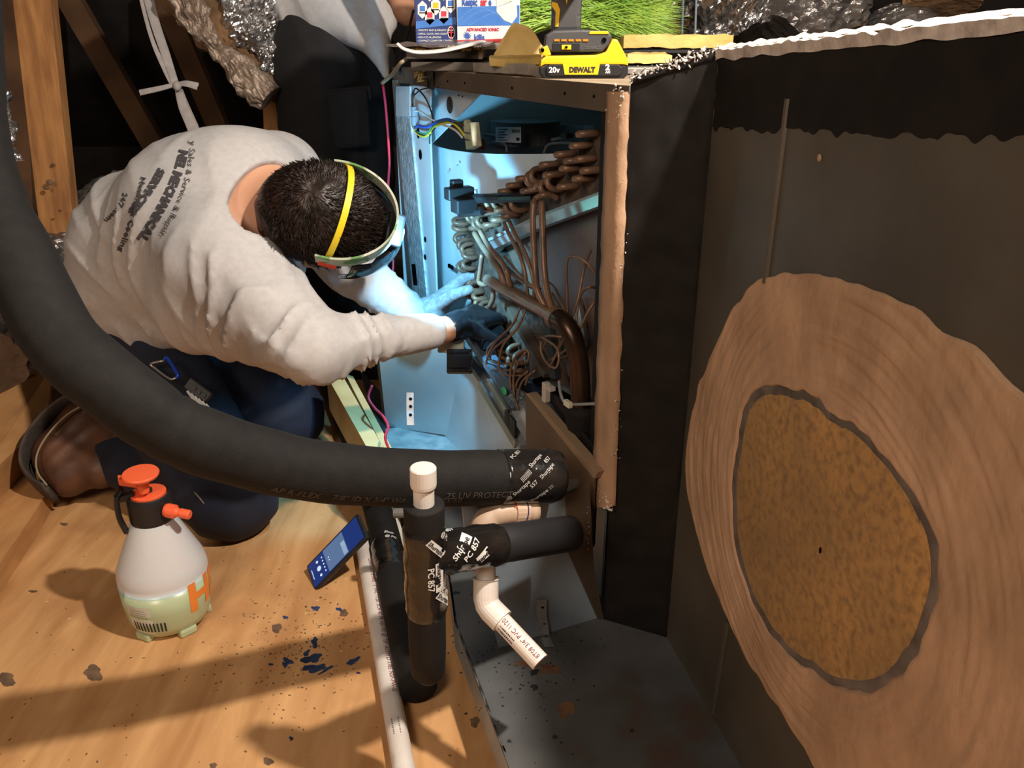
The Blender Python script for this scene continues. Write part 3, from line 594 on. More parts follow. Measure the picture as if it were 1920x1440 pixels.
# lower access panel with white clips
lo = thing('lower_access_panel', 'brown lower front panel of the air handler with white clips', 'panel', U(.1, -.02, .2))
s = MB(); s.prism([PU(985, 740, -.02), PU(1114, 893, -.02), PU(1110, 960, -.02), PU(1060, 960, -.02), PU(987, 900, -.02)], WD*.004); s.out('panel_sheet', BROWNMET, lo)
s = MB(); s.prism([PU(985, 738, -.022), PU(992, 738, -.022), PU(1120, 886, -.022), PU(1114, 898, -.022)], WD*.016); s.out('panel_lip', mat('tan_lip', (.28, .19, .12), rough=.6), lo, label='tan upper lip')
s = MB(); s.prism([PU(1025, 745, .0), PU(1040, 740, .0), PU(1122, 850, .0), PU(1118, 880, .0)], WD*.004); s.out('inner_sheet', BLK, lo)
for x, y in ((1012, 752), (1083, 832)):
    s = MB(); s.lathe([(0, 0), (.008, .0), (.0085, .012), (.006, .014), (0, .014)], PU(x, y, -.034), CR, 14); s.out('clip_barrel', WHT, lo)
s = MB(); s.bbox(PU(1024, 735, -.01), UAX, (.006, .006, .018), .002); s.bbox(PU(1030, 726, -.006), UAX, (.012, .006, .004), .001); s.out('clip_hook', mat('dull_white', (.5, .45, .4), rough=.5), lo)
s = MB(); s.tube([PU(1048, 715, .01), PU(1052, 740, .0), PU(1065, 757, -.003), PU(1120, 757, .0)], .0025, 7, smoothn=5); s.out('cable_tie', mat('grey_tie', (.3, .3, .3), rough=.5), lo)
s = MB(); s.bbox(PU(1065, 757, -.008), UAX, (.009, .004, .005), .001); s.out('tie_head', WHT, lo)
# wires outside the cabinet
def freewire(pts, r, m, name, label, cat, **kw):
    s = MB(); s.tube([at(*p) for p in pts], r, 7, smoothn=7); return s.out(name, m, label=label, cat=cat, smooth=True, **kw)
freewire([(718, 158, 1.80), (724, 210, 1.80), (730, 300, 1.82), (728, 350, 1.85), (732, 430, 1.88), (737, 490, 1.9), (735, 525, 1.9)], .0028, WRd, 'thermostat_wire', 'thin red wire hanging beside the open cabinet', 'wire')
freewire([(698, 722, 1.76), (691, 745, 1.76), (703, 765, 1.75), (718, 780, 1.74), (728, 800, 1.72), (722, 820, 1.70), (730, 845, 1.68)], .0028, WRd, 'thermostat_wire', 'red wire trailing over the pan beside the pine offcuts', 'wire')
freewire([(716, 156, 1.79), (735, 140, 1.7), (750, 120, 1.6), (762, 110, 1.6)], .004, mat('tan_wire', (.35, .27, .18), rough=.5), 'wire_end', 'tan wire end at the top corner of the cabinet', 'wire')
freewire([(775, 20, 1.9), (765, 60, 1.85), (752, 100, 1.8), (750, 138, 1.75)], .003, INKB, 'black_cable', 'black cable hanging beside the blue carton', 'cable')
# old contactor / small transformer hanging at the sill
s = MB(); s.bbox(at(862, 678, 1.60), (CR, CU, CB), (.024, .024, .018), .003); tr = s.out('transformer', BLKG, label='black cube transformer hanging on the sill under the glove', cat='transformer')
s = MB(); s.bbox(at(846, 650, 1.63), (CR, CU, CB), (.026, .012, .01), .002); s.out('mount_plate', mat('pale_plate', (.45, .48, .40), rough=.6), tr)
for i in (-1, 1):
    s = MB(); s.bbox(at(862 + i*0, 678 + i*14, 1.585), (CR, CU, CB), (.022, .004, .003), .001); s.out('coil_winding', INKB, tr)
# ------------------------------------------------------------------ near plenum box with mastic
pn = thing('duct_plenum', 'large sheet metal plenum box with black mastic edges and a tan mastic ring', 'duct box', K0 + WD*.3)
ptz = .988; PS = 1.02
def PB(s, o, z): return K0 + QD*s + QN*o + Vector((0, 0, z))
def wallp(pts, off, name, m, par=pn, **kw): s = MB(); s.prism(pts, off); return s.out(name, m, par, **kw)
tz = lambda s: ptz + .055*s
wallp([PB(0, 0, pz), PB(PS, 0, pz), PB(PS, 0, tz(PS)), PB(0, 0, tz(0))], -QN*.003, 'side_panel', GALV)
BK = Vector((.98, .205, 0)).normalized()
wallp([PB(0, 0, tz(0)), PB(PS, 0, tz(PS)), PB(PS, 0, tz(PS)) + BK*.42, PB(0, 0, tz(0)) + BK*.42], (0, 0, .004), 'top_sheet', MATS['dusty_top'])
wallp([PB(PS, 0, pz), PB(PS, 0, tz(PS)), PB(PS, 0, tz(PS)) + BK*.42, PB(PS, 0, pz) + BK*.42], QD*.003, 'near_panel', GALV)
wallp([PB(0, 0, pz) + BK*.42, PB(PS, 0, pz) + BK*.42, PB(PS, 0, tz(PS)) + BK*.42, PB(0, 0, tz(0)) + BK*.42], BK*.003, 'far_side_panel', GALV)
# black corner face between the air handler and the panel (ragged grid, raised brush texture)
def patch(A, B, C, D, nu, nv, thick, nrm, name, m, amp=.0015, rag=None, sc=18, par=pn, **kw):
    """bilinear patch A-B (bottom) D-C (top) with relief and skirted edges"""
    v = []; f = []; nrm = Vector(nrm)
    for j in range(nv+1):
        for i in range(nu+1):
            a, b = i/nu, j/nv; p = A*(1-a)*(1-b) + B*a*(1-b) + C*a*b + D*(1-a)*b
            edge = i in (0, nu) or j in (0, nv)
            if rag and edge:
                r1 = mnoise.noise(p*rag[1])*rag[0]; r2 = mnoise.noise(p*rag[1] + Vector((9, 3, 1)))*rag[0]
                p = p + (B-A).normalized()*r1*(1 if i in (0, nu) else 0) + (D-A).normalized()*r2*(1 if j in (0, nv) else 0)
            h = 0 if edge else thick + amp*mnoise.noise(Vector((p.x*sc, p.y*sc, p.z*sc)))
            v.append(p + nrm*h)
    for j in range(nv):
        for i in range(nu): q = j*(nu+1)+i; f.append((q, q+1, q+nu+2, q+nu+1))
    return fin(name, v, f, m, par, smooth=True, **kw)
CA = U(-.004, .0, 0); Kz = lambda z: K0 + Vector((0, 0, z)); Cz = lambda z: CA + Vector((0, 0, z))
AN = (K0-CA).cross(ZV).normalized()
wallp([Cz(pz-.0), Kz(pz), Kz(tz(0)), Cz(.955)], -AN*.004, 'corner_face', BLACKM, label='corner face coated in black mastic')
patch(Cz(pz), Kz(pz), Kz(tz(0)), Cz(.955), 24, 90, .002, AN, 'black_mastic_coat', BLACKM, .003, sc=30)
patch(PQ(1262, 560), PQ(1930, 240), PQ(1930, 14), PB(0, 0, tz(0)), 2, 2, .0, QN, 'top_band_backing', BLACKM) if False else None
s1 = (PQ(1345, 215) - K0).dot(QD)
patch(PB(-.0, 0, .898), PB(PS, 0, .978), PB(PS, 0, tz(PS)), PB(-.0, 0, tz(0)), 220, 24, .0018, QN, 'black_mastic_band', BLACKM, .002, rag=(.009, 60), sc=26)
# ragged pale fringe of old foil/insulation along the top edge
rr = random.Random(12); s = MB(); FR = mat('pale_fringe', (.62, .56, .50), (.34, .29, .26), .85, scale=40, bump=.8)
v = []; f = []; n = 150
for i in range(n+1):
    t = -.02 + (PS+.02)*i/n; o = .001; zz = tz(t); a = mnoise.noise(Vector((t*30, 0, 0)))*.004; b = mnoise.noise(Vector((t*55, 5, 0)))*.004
    v += [PB(t, o + .002, zz - .009 + a), PB(t, o + .004, zz + .002 + b), PB(t, o - .012, zz + .009 + b), PB(t, -.03, zz + .004)]
for i in range(n):
    for k in range(3): q = 4*i+k; f.append((q, q+4, q+5, q+1))
fin('fringe', v, f, FR, pn, label='pale torn fringe along the top edge')
patch(Cz(.945), Kz(tz(0)-.012), Kz(tz(0)+.006), Cz(.958), 20, 3, .004, AN, 'mastic_edge', BLACKM, .004)
# seams (cross-break ridges)
for a, b in (((1480, 185), (1437, 530)), ((1366, 1165), (1338, 1335))):
    A = PQ(*a); B = PQ(*b); s = MB(); s.tube([A, B], .005, 8); s.out('standing_seam', GALV, pn)
# mastic ring
def plane2(p): q = p - K0; return (q.dot(QD), q.z)
outer = [(1450,515),(1500,512),(1560,520),(1620,535),(1700,575),(1800,640),(1880,690),(1918,728)]
outl = [(1530,1435),(1480,1350),(1420,1260),(1370,1170),(1340,1090),(1310,1000),(1287,900),(1292,820),(1312,730),(1348,640),(1395,560),(1425,522)]
inner = [(1415,765),(1440,750),(1480,753),(1560,800),(1640,862),(1700,940),(1732,1010),(1738,1070),(1718,1150),(1685,1220),(1640,1258),(1590,1262),(1520,1230),(1460,1180),(1418,1110),(1392,1020),(1386,940),(1396,850)]
P_out = [plane2(PQ(*p)) for p in outer] + [(.65, .72), (.74, .6), (.765, .48), (.72, .36), (.63, .275), (.52, .242)] + [plane2(PQ(*p)) for p in outl]
P_in = [plane2(PQ(*p)) for p in inner]
cxy = (sum(p[0] for p in P_in)/len(P_in), sum(p[1] for p in P_in)/len(P_in))
def polar(P, n=180):
    A = sorted([(math.atan2(p[1]-cxy[1], p[0]-cxy[0]), math.hypot(p[0]-cxy[0], p[1]-cxy[1])) for p in P])
    aa = np.array([a for a, r in A]); rr_ = np.array([r for a, r in A])
    aa = np.concatenate([aa-2*math.pi, aa, aa+2*math.pi]); rr_ = np.tile(rr_, 3)
    th = np.linspace(-math.pi, math.pi, n, endpoint=False); r = np.interp(th, aa, rr_)
    for _ in range(2): r = (np.roll(r, 1)+r*2+np.roll(r, -1))/4
    return th, r
th, ro = polar(P_out); _, ri = polar(P_in)
def ring(ri, ro, M, thick, name, m, amp, **kw):
    v = []; f = []; n = len(th)
    for k in range(n):
        jo = ro[k]*(1 + .02*mnoise.noise(Vector((math.cos(th[k])*9, math.sin(th[k])*9, 0)))); ji = ri[k]*(1 + .03*mnoise.noise(Vector((math.cos(th[k])*7, math.sin(th[k])*7, 4))))
        for j in range(M+1):
            t = j/M; r = ji + (jo-ji)*t; x = cxy[0] + r*math.cos(th[k]); z = cxy[1] + r*math.sin(th[k])
            st = mnoise.noise(Vector((r*95, th[k]*1.6, .3))) + .8*mnoise.noise(Vector((r*190 + th[k]*2, th[k]*3, 2)))
            h = -.001 if j in (0, M) else thick + amp*st
            v.append(PB(x, h, max(z, pz + .004)))
    for k in range(n):
        for j in range(M): a = k*(M+1)+j; b = ((k+1) % n)*(M+1)+j; f.append((a, b, b+1, a+1))
    return fin(name, v, f, m, pn, smooth=True, **kw)
ring(ri*1.0, ri*1.14, 4, .0008, 'mastic_smear', mat('grey_smear', (.15, .12, .10), (.07, .055, .045), .7, scale=30, bump=.4), .0006, label='thin dark grey smear inside the ring')
ring(ri*1.10, ro, 70, .0035, 'mastic_ring', PINKM, .0019, label='thick brushed tan mastic ring')
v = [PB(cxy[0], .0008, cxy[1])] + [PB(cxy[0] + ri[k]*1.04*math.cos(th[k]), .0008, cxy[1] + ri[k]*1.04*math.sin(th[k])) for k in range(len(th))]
fin('golden_centre', v, [(0, k+1, (k+1) % len(th) + 1) for k in range(len(th))], mat('stain_and_warm_reflection', (.17, .12, .065), (.62, .33, .10), .5, .1, scale=2.6, c3=(.22, .13, .06), scale3=110, thr3=(.42, .72), bump=.4, bscale=90, ramp=(.34, .68), detail=7), pn, label='bare metal inside the ring, golden stain and warm reflection painted in')  # rust stain plus a warm reflection put into the metal's colour
s = MB(); s.ell(PQ(1538, 1032, .001), (QD, ZV, QN), (.0022, .0040, .001), 10); s.out('small_hole', DARK, pn)
s = MB(); s.ell(PQ(1536, 296, .001), (QD, ZV, QN), (.004, .004, .001), 8); s.out('mastic_dab', PINKM, pn)
# pinkish mastic strip running down the near jamb of the opening, on a black back flange
sl = 46; v = []; f = []
for i in range(sl+1):
    t = i/sl; y = 172 + (950-172)*t; xl = 1140 - 28*t; xr = 1176 - 28*t; w_ = .002
    a = PU(xl, y, -.004); b = PU(xr, y, -.004); n1 = mnoise.noise(Vector((0, 0, y*.03)))*.004; n2 = mnoise.noise(Vector((5, 0, y*.03)))*.004
    a = a + UD*n1; b = b + UD*n2; m_ = a.lerp(b, .5)
    v += [a + WD*.006, a - WD*.003, a.lerp(b, .35) - WD*(.006+n2*.5), a.lerp(b, .7) - WD*(.0055+n1*.5), b - WD*.003, b + WD*.006]
for i in range(sl):
    for k in range(5): q = 6*i+k; f.append((q, q+1, q+7, q+6))
fin('jamb_mastic_strip', v, f, PINKM, ah, smooth=True, label='rough pinkish mastic strip down the near jamb')
s = MB(); s.prism([PU(1128, 190, .004), PU(1180, 190, .004), PU(1150, 960, .004), PU(1104, 900, .004)], WD*.004); s.out('near_jamb', BLACKM, ah)
rr = random.Random(8); WHM = mat('white_sealant', (.70, .62, .55), (.45, .38, .34), .8, scale=60, bump=.8)
def crumbs(name, pts, n, sz, par, m=WHM, sp=5, w_=-.008, seed=1):
    r_ = random.Random(seed); s = MB()
    for k in range(n):
        t = r_.random()*(len(pts)-1); i = int(t); a = t-i; x = pts[i][0]*(1-a)+pts[i+1][0]*a + r_.gauss(0, sp); y = pts[i][1]*(1-a)+pts[i+1][1]*a + r_.gauss(0, sp)
        q = r_.uniform(.4, 1.3)*sz; d = Vector((r_.gauss(0, 1), r_.gauss(0, 1), r_.gauss(0, 1))).normalized(); e = d.orthogonal().normalized()
        s.ell(PU(x, y, w_), (d, e, d.cross(e)), (q*1.6, q, q*.7), 6)
    return s.out(name, m, par, kind='stuff')
crumbs('sealant_crumbs', [(1155, 165), (1160, 215), (1145, 225), (1170, 170)], 60, .0016, ah, seed=2)
crumbs('sealant_crumbs', [(1106, 882), (1115, 905), (1130, 930), (1145, 962)], 70, .0018, ah, seed=3, sp=4)
crumbs('sealant_crumbs', [(1172, 330), (1160, 560), (1158, 750), (1150, 900)], 45, .0010, ah, seed=4, sp=5, w_=-.008)
s = MB(); r_ = random.Random(6)
for k in range(150):
    t = r_.random(); P = Cz(.955).lerp(Kz(tz(0)), t); q = r_.uniform(.0008, .0022); d = Vector((r_.gauss(0, 1), r_.gauss(0, 1), r_.gauss(0, 1))).normalized(); e = d.orthogonal().normalized()
    s.ell(P + AN*r_.uniform(.001, .005) + Vector((0, 0, r_.gauss(.002, .004))), (d, e, d.cross(e)), (q*2.4, q, q*.6), 6)
s.out('sealant_crumbs', FR, pn, kind='stuff')
# black tape flange where the lines enter
q = MB(); q.bbox(PU(1082, 975, -.03), UAX, (.032, .02, .042), .008); q.out('tape_flange', TAPE, lo)
rr = random.Random(3); q = MB()
for k in range(14): q.ell(PU(1103 + rr.gauss(0, 2), rr.uniform(950, 1030), -.052), UAX, (.0008, .0006, .0012), 5)
q.out('tape_glints', INKW, lo, kind='stuff')
# ------------------------------------------------------------------ big insulated refrigerant line
HP = [(-62,-160,.98),(-66,0,.94),(-62,130,.92),(-55,250,.90),(-20,380,.885),(38,492,.87),(112,632,.86),(210,722,.86),(330,806,.89),(470,856,.94),(600,884,.99),(760,896,1.055),(900,896,1.105),(1012,893,1.14)]
HP = [(x, y, d*1.08) for x, y, d in HP]
hp = spline([at(*p) for p in HP], 10)
hose = thing('insulated_refrigerant_line', 'thick black foam insulated line sweeping across the foreground into the cabinet', 'insulated pipe', hp[-1])
def hr(t):
    r = .0402
    for c, w_, a in ((.598, .004, .0022), (.625, .004, .0018)): r -= a*math.exp(-((t-c)/w_)**2)
    return r + .0004*math.sin(t*90)
s = MB(); s.tube(hp, hr, 40); s.out('foam_sleeve', FOAM, hose, smooth=True)
tp = [at(935,896,1.207), at(975,895,1.22), at(1015,893,1.232), at(1046,892,1.242)]
s = MB(); s.tube(spline(tp, 5), lambda t: .0418 - .004*max(0, t-.8)*5*(t > .8), 36, smoothn=0); s.out('tape_end', TAPE, hose, smooth=True, label='glossy black printed tape wrapped round the end')
PRF = mat('faint_foam_print', (.085, .07, .06), rough=.8)
vd = (CAM - at(700, 890, 1)).normalized()
Ls = sum((b-a).length for a, b in zip(hp, hp[1:]))
def s_at(px, py):
    best = min(range(len(hp)), key=lambda i: abs((hp[i]-CAM).dot(CR)/((hp[i]-CAM).dot(-CB))*F + 960 - px) + (0 if hp[i].y > .3 else 1e5)); return sum((b-a).length for a, b in zip(hp[:best], hp[1:best+1]))
text_tube('AP R-FLEX    7/8" ID X 3/4" WALL   E-84 25/50', hp, .0404, vd, s_at(505, 0), .0135, PRF, hose, ang0=-.95)
text_tube('75 UV PROTECT', hp, .0404, vd, s_at(822, 0), .0145, PRF, hose, ang0=-.75)
for a0, st_, tx in ((.9, .01, 'PC 857'), (.55, .035, 'Shurtape'), (.1, .020, '|||||||||'), (.15, .05, 'Shurtape'), (-.15, .035, '557'), (-.6, .002, '@ Shurtape'), (-.75, .04, 'Shurtape ::::'), (.7, .06, '857'), (.35, .062, ':: ::')):
    v_, f_ = textmesh(tx, .01, dice=1); ca, sa = math.cos(.75), math.sin(.75); A = spline(tp, 8); T = (A[-1]-A[0]).normalized()
    n_ = (vd - T*vd.dot(T)).normalized(); b_ = n_.cross(T); o_ = []
    for q in v_:
        x = (q.x*ca - q.y*sa)*.0085 + st_; y = (q.x*sa + q.y*ca)*.0085
        a = a0 + y/.042 - .25; x = min(max(x, 0), .084)
        o_.append(A[0] + T*x + (n_*math.cos(a) + b_*math.sin(a))*.0429)
    fin('lettering', o_, f_, mat('grey_print', (.42, .40, .38), rough=.5), hose)
# ------------------------------------------------------------------ vertical insulated trap with PVC cap and taped tee
vt0 = at(793, 872, .98); vt1 = at(803, 1268, 1.105)
vt = thing('condensate_trap', 'upright foam insulated drain trap with taped tee and white PVC cap', 'drain pipe', vt1)
ax = (vt0-vt1).normalized(); Lv = (vt0-vt1).length
def vp(py):
    for i in range(1001):
        p = vt1.lerp(vt0, i/1000); v_ = ((p-CAM).dot(-CU))/((p-CAM).dot(-CB))*F + 720
        if v_ < py: return p
    return vt0
s = MB(); s.lathe([(0, 0), (.0142, 0), (.0155, .002), (.0160, .006), (.0160, .026), (.0148, .0275), (0, .0275)][::1], vp(914), ax, 26)
s.out('pvc_cap', PVC, vt, smooth=False, label='white PVC cap')
s = MB(); s.lathe([(0, 0), (.0128, 0), (.0128, .05), (0, .05)], vp(948), ax, 24); s.out('pvc_stub', PVC, vt)
s = MB(); s.lathe([(.0135, Lv*0 + (vp(945)-vt1).length), (.0245, (vp(945)-vt1).length), (.0252, (vp(950)-vt1).length), (.0250, .25), (.0245, .05), (.0225, .008), (.012, -.006), (0, -.008)][::-1], vt1, ax, 30)
s.out('foam_sleeve', FOAM, vt, smooth=True)
# tape wraps
def wrapped(c0, c1, r, name, par, m=TAPE, seg=40, nn=26, amp=.0012, seed=0, tap=0):
    v = []; f = []; T = (c1-c0).normalized(); n_ = T.orthogonal().normalized(); b_ = T.cross(n_)
    for i in range(nn+1):
        t = i/nn; c = c0.lerp(c1, t)
        for k in range(seg):
            a = 2*math.pi*k/seg; d = n_*math.cos(a) + b_*math.sin(a)
            h = r + amp*mnoise.noise(c*60 + d*2.2 + Vector((seed, 0, 0))) + .0008*(1 if (t*3 + a/6.28) % 1 < .5 else 0)
            if i in (0, nn): h = r - .0015
            v.append(c + d*h)
    for i in range(nn):
        for k in range(seg): f.append((i*seg+k, i*seg+(k+1) % seg, (i+1)*seg+(k+1) % seg, (i+1)*seg+k))
    return fin(name, v, f, m, par, smooth=True)
wrapped(vp(1148), vp(985), .0262, 'tape_wrap', vt, seed=1)
bA = vp(1040); bB = at(1070, 1000, 1.20)
s = MB(); s.tube([bA, bB], .0262, 30); s.out('branch_sleeve', mat('smooth_black_foam', (.016, .016, .018), rough=.55), vt, smooth=True)
wrapped(bA, bA.lerp(bB, .46), .0282, 'branch_tape', vt, seed=4, amp=.002)
def tape_label(c0, c1, r, s0, ang, tx, size, par, m=INKW, rot=0, back=False, sx=1.0):
    T = (c1-c0).normalized(); cam = (CAM-c0).normalized(); n_ = (cam - T*cam.dot(T)).normalized(); b_ = n_.cross(T); cr_, sr = math.cos(rot), math.sin(rot)
    def pos(x, y, rr_): X = x*cr_ - y*sr; Y = x*sr + y*cr_; a = ang + Y/r; return c0 + T*(s0 + X) + (n_*math.cos(a) + b_*math.sin(a))*rr_
    if back:
        wd_ = len(tx)*size*.56; v = []; f = []; N_ = 8
        for i in range(N_+1):
            for j in range(3): v.append(pos(-.1*size + wd_*i/N_, -.25*size + 1.25*size*j/2, r))
        for i in range(N_):
            for j in range(2): q = 3*i+j; f.append((q, q+3, q+4, q+1))
        fin('tape_label', v, f, INKW, par)
    v_, f_ = textmesh(tx, .02, dice=1); fin('lettering', [pos(q.x*size, q.y*size, r + .0005) for q in v_], f_, INKB if back else m, par)
tq = .0292
tape_label(bA, bB, tq, .026, -.5, 'Shur', .012, vt, rot=.85)
tape_label(bA, bB, tq, .038, -.12, 'tape', .012, vt, rot=.85, back=True)
tape_label(bA, bB, tq, .044, -.62, 'PC 857', .0115, vt, rot=.85)
tape_label(bA, bB, tq, .066, -.75, 'tape', .010, vt, rot=.7, back=True)
tape_label(bA, bB, tq, .018, .95, 'P 857', .009, vt, rot=.1)
vr = .0276
vdn = -ax; vb = vp(985)
tape_label(vb, vp(1148), vr, .045, .10, 'PC 857', .0115, vt, rot=0)
tape_label(vb, vp(1148), vr, .042, .55, 'Shurtape', .0095, vt, rot=0, back=True)
tape_label(vb, vp(1148), vr, .010, .10, 'Shurtape', .008, vt, rot=.7, back=True)
tape_label(vb, vp(1148), vr, .002, .75, '@ PC', .009, vt, rot=.7)
tape_label(vb, vp(1148), vr, .090, .50, 'Shurtape', .0085, vt, rot=.75, back=True)
tape_label(vb, vp(1148), vr, .080, .62, 'PC 857', .009, vt, rot=.7)
# tan elbow behind and white 45 degree elbow below
el = thing('tan_pvc_elbow', 'tan PVC elbow with red handwriting between the two insulated lines', 'pvc elbow', at(950, 965, 1.22))
s = MB(); s.tube([at(905, 1010, 1.2), at(908, 985, 1.2), at(922, 968, 1.205), at(948, 960, 1.21), at(1003, 955, 1.23)], .0195, 20, smoothn=7); s.out('elbow', PVCT, el, smooth=True)
s = MB(); s.tube([at(960, 959, 1.212), at(985, 957, 1.222)], .0208, 20); s.out('socket', PVCT, el)
text_tube('4&S1', [at(950, 960, 1.21), at(1003, 955, 1.23)], .0209, (CAM-at(950, 960, 1.2)).normalized(), .004, .011, mat('red_marker', (.55, .05, .02), rough=.6), el, ang0=.15)
s = MB(); s.tube([at(975.5, 957, 1.218), at(977.5, 957, 1.219)], .0212, 20); s.out('blue_line', mat('purple_primer', (.03, .02, .12), rough=.5), el)
dr = thing('drain_outlet', 'white PVC drain outlet with angled elbow and red lettering above the platform', 'pvc pipe', at(1013, 1245, 1.08))
A = at(911, 1045, 1.125); B = at(911, 1135, 1.125); C_ = at(1013, 1242, 1.085)
s = MB(); s.tube([A, B], .0133, 24); s.out('upper_pipe', PVC, dr, smooth=False)
e0 = at(911, 1086, 1.125); 
s = MB(); s.tube([e0, at(911, 1122, 1.125), at(914, 1134, 1.124), at(921, 1144, 1.121), at(942, 1165, 1.113)], .0172, 24); s.out('elbow', PVC, dr, smooth=False)
s = MB(); s.tube([e0 + CU*.0005, e0 + CU*.002], .0185, 24); s.out('elbow_rim', PVC, dr)
D0 = at(921, 1144, 1.121); s = MB(); s.tube([D0, C_], .0133, 24); s.out('lower_pipe', PVC, dr)
s = MB(); s.tube([C_, C_ + (C_-D0).normalized()*.0004], .0105, 20); s.out('pipe_bore', mat('bore_dark', (.25, .22, .2), rough=.8), dr)
cd_ = (CAM-D0).normalized()
text_tube('8T08 3/4" PVC 1120 SCH', [C_, D0], .0133, cd_, .004, .0088, INK, dr, flip=1, ang0=-.45, adv=.92)
s = MB(); T = (C_-D0).normalized(); n_ = (cd_ - T*cd_.dot(T)).normalized(); b_ = T.cross(n_); rr = random.Random(2); x = .026
while x < .052:
    w_ = rr.choice((.0006, .0011, .0016)); 
    a0, a1 = .35, .95
    s.add([D0 + T*x_ + (n_*math.cos(a) + b_*math.sin(a))*.01375 for x_, a in ((x, a0), (x+w_, a0), (x+w_, a1), (x, a1))], [(0, 1, 2, 3)]); x += w_ + rr.choice((.0006, .001))
s.out('barcode', INKB, dr)
# ------------------------------------------------------------------ pipes on the floor
fp0 = gz(683, 1030, .0167); fp1 = gz(757, 1440, .0167); fdir = (fp1-fp0).normalized(); fe = fp1 + fdir*.22
pf = thing('pvc_floor_pipe', 'long white PVC pipe with red lettering lying on the plywood', 'pvc pipe', fp0)
s = MB(); s.tube([fp0 - fdir*.05, fe], .0167, 26); s.out('pipe', PVC, pf)
cd_ = (CAM - fp1).normalized()
text_tube('CHARLOTTE PIPE   1" PVC 1120  SCH 40 PR 450 PSI @ 73F  ASTM D 1785 NSF-PW-G', [fp0, fe], .0167, cd_, .06, .0105, INK, pf, ang0=.25)
text_tube('UT Coex  ASTM D 1785  NSF', [fp0, fe], .0167, cd_, .63, .0115, INK, pf, ang0=.45)
s = MB(); T = fdir; n_ = (cd_ - T*cd_.dot(T)).normalized(); b_ = T.cross(n_); x = (gz(740, 1360, .0167)-fp0).length
for k in range(13):
    w_ = (.0012, .002, .0008)[k % 3]; s.add([fp0 + T*x_ + (n_*math.cos(a) + b_*math.sin(a))*.0171 for x_, a in ((x, -.35), (x+w_, -.35), (x+w_, .35), (x, .35))], [(0, 1, 2, 3)]); x += w_ + (.0012, .0009, .0018)[(k*2) % 3]
s.out('barcode', INKB, pf)
ln = [gz(560, 640, .035), gz(600, 690, .035), gz(628, 740, .035), gz(665, 830, .035), gz(697, 920, .035), gz(722, 1010, .035), gz(742, 1110, .035), gz(765, 1210, .035), gz(785, 1290, .035)]
di = thing('floor_insulated_line', 'dark foam insulated pipe lying on the floor beside the white PVC pipe', 'insulated pipe', ln[-1])
s = MB(); s.tube(ln, .031, 24, smoothn=6); s.out('foam_sleeve', FOAM, di, smooth=True)
wrapped(ln[5].lerp(ln[6], .15), ln[5].lerp(ln[6], .75), .0325, 'tape_wrap', di, seed=9)
tape_label(ln[5], ln[6], .034, .03, .0, 'Shur', .011, di, rot=1.3)
tape_label(ln[5], ln[6], .034, .045, .0, '@ PC', .010, di, rot=1.3)
s = MB(); s.tube([at(738, 962, 1.5), at(775, 962, 1.5)], .009, 12); s.out('grey_stub', mat('grey_stub', (.16, .15, .13), rough=.7), label='short grey conduit stub behind the drain trap', cat='conduit')
s = MB(); s.prism([gz(737, 956, .03), gz(744, 956, .03), gz(758, 1010, .03), gz(753, 1012, .03)], (0, 0, -.03)); s.out('foam_offcut', mat('pale_foam_board', (.7, .7, .6), rough=.9), label='thin pale offcut strip behind the drain trap', cat='offcut')
# ------------------------------------------------------------------ phone
c = [at(573, 1062, 1.675), at(592, 1106, 1.630), at(691, 1004, 1.595), at(664, 968, 1.645)]
ph = thing('smartphone', 'smartphone in a black case leaning on the white floor pipe', 'phone', c[1])
nrm = (c[1]-c[0]).cross(c[3]-c[0]).normalized()
if nrm.dot(CAM-c[0]) < 0: nrm = -nrm
xd = (c[2]-c[1]).normalized(); yd = nrm.cross(xd); ctr = sum(c, Vector())/4; hl = (c[2]-c[1]).length/2; hw = (c[1]-c[0]).length/2
s = MB(); s.bbox(ctr - nrm*.005, (xd, yd, nrm), (hl, hw, .0055), .004); s.out('case', BLK, ph)
s = MB(); s.prism([ctr + xd*hl*a + yd*hw*b + nrm*.0006 for a, b in ((-.93, -.84), (.93, -.84), (.93, .84), (-.93, .84))], nrm*.0006); sc_ = s.out('screen', mat('phone_screen', (.01, .02, .08), rough=.15, emis=(.012, .04, .22), estr=.6), ph)
def scr(a0, a1, b0, b1, m, name='screen_image'):
    s = MB(); s.prism([ctr + xd*hl*a + yd*hw*b + nrm*.0013 for a, b in ((a0, b0), (a1, b0), (a1, b1), (a0, b1))], nrm*.0002); return s.out(name, m, sc_)
scr(-.35, .38, -.8, .8, mat('screen_photo', (.02, .03, .05), rough=.2, emis=(.13, .22, .42), estr=.7))
scr(.22, .36, -.75, .2, mat('screen_photo_light', (.02, .03, .05), rough=.2, emis=(.45, .6, .8), estr=.8))
SW = mat('screen_white', (.1, .1, .1), rough=.2, emis=(.6, .8, 1), estr=.9)
for a, b, r_ in ((-.62, 0, .0055), (-.62, .5, .003), (-.62, -.5, .003), (-.44, -.5, .0018), (-.44, -.25, .0018), (-.44, 0, .0018), (-.44, .25, .0018), (-.44, .5, .0018), (-.24, .1, .0015), (-.24, -.1, .0015)):
    s = MB(); s.lathe([(0, 0), (r_, 0), (r_, .0003), (0, .0003)], ctr + xd*hl*a + yd*hw*b + nrm*.0015, nrm, 14); s.out('screen_button', SW, sc_)
scr(-.87, -.85, -.35, .35, SW)
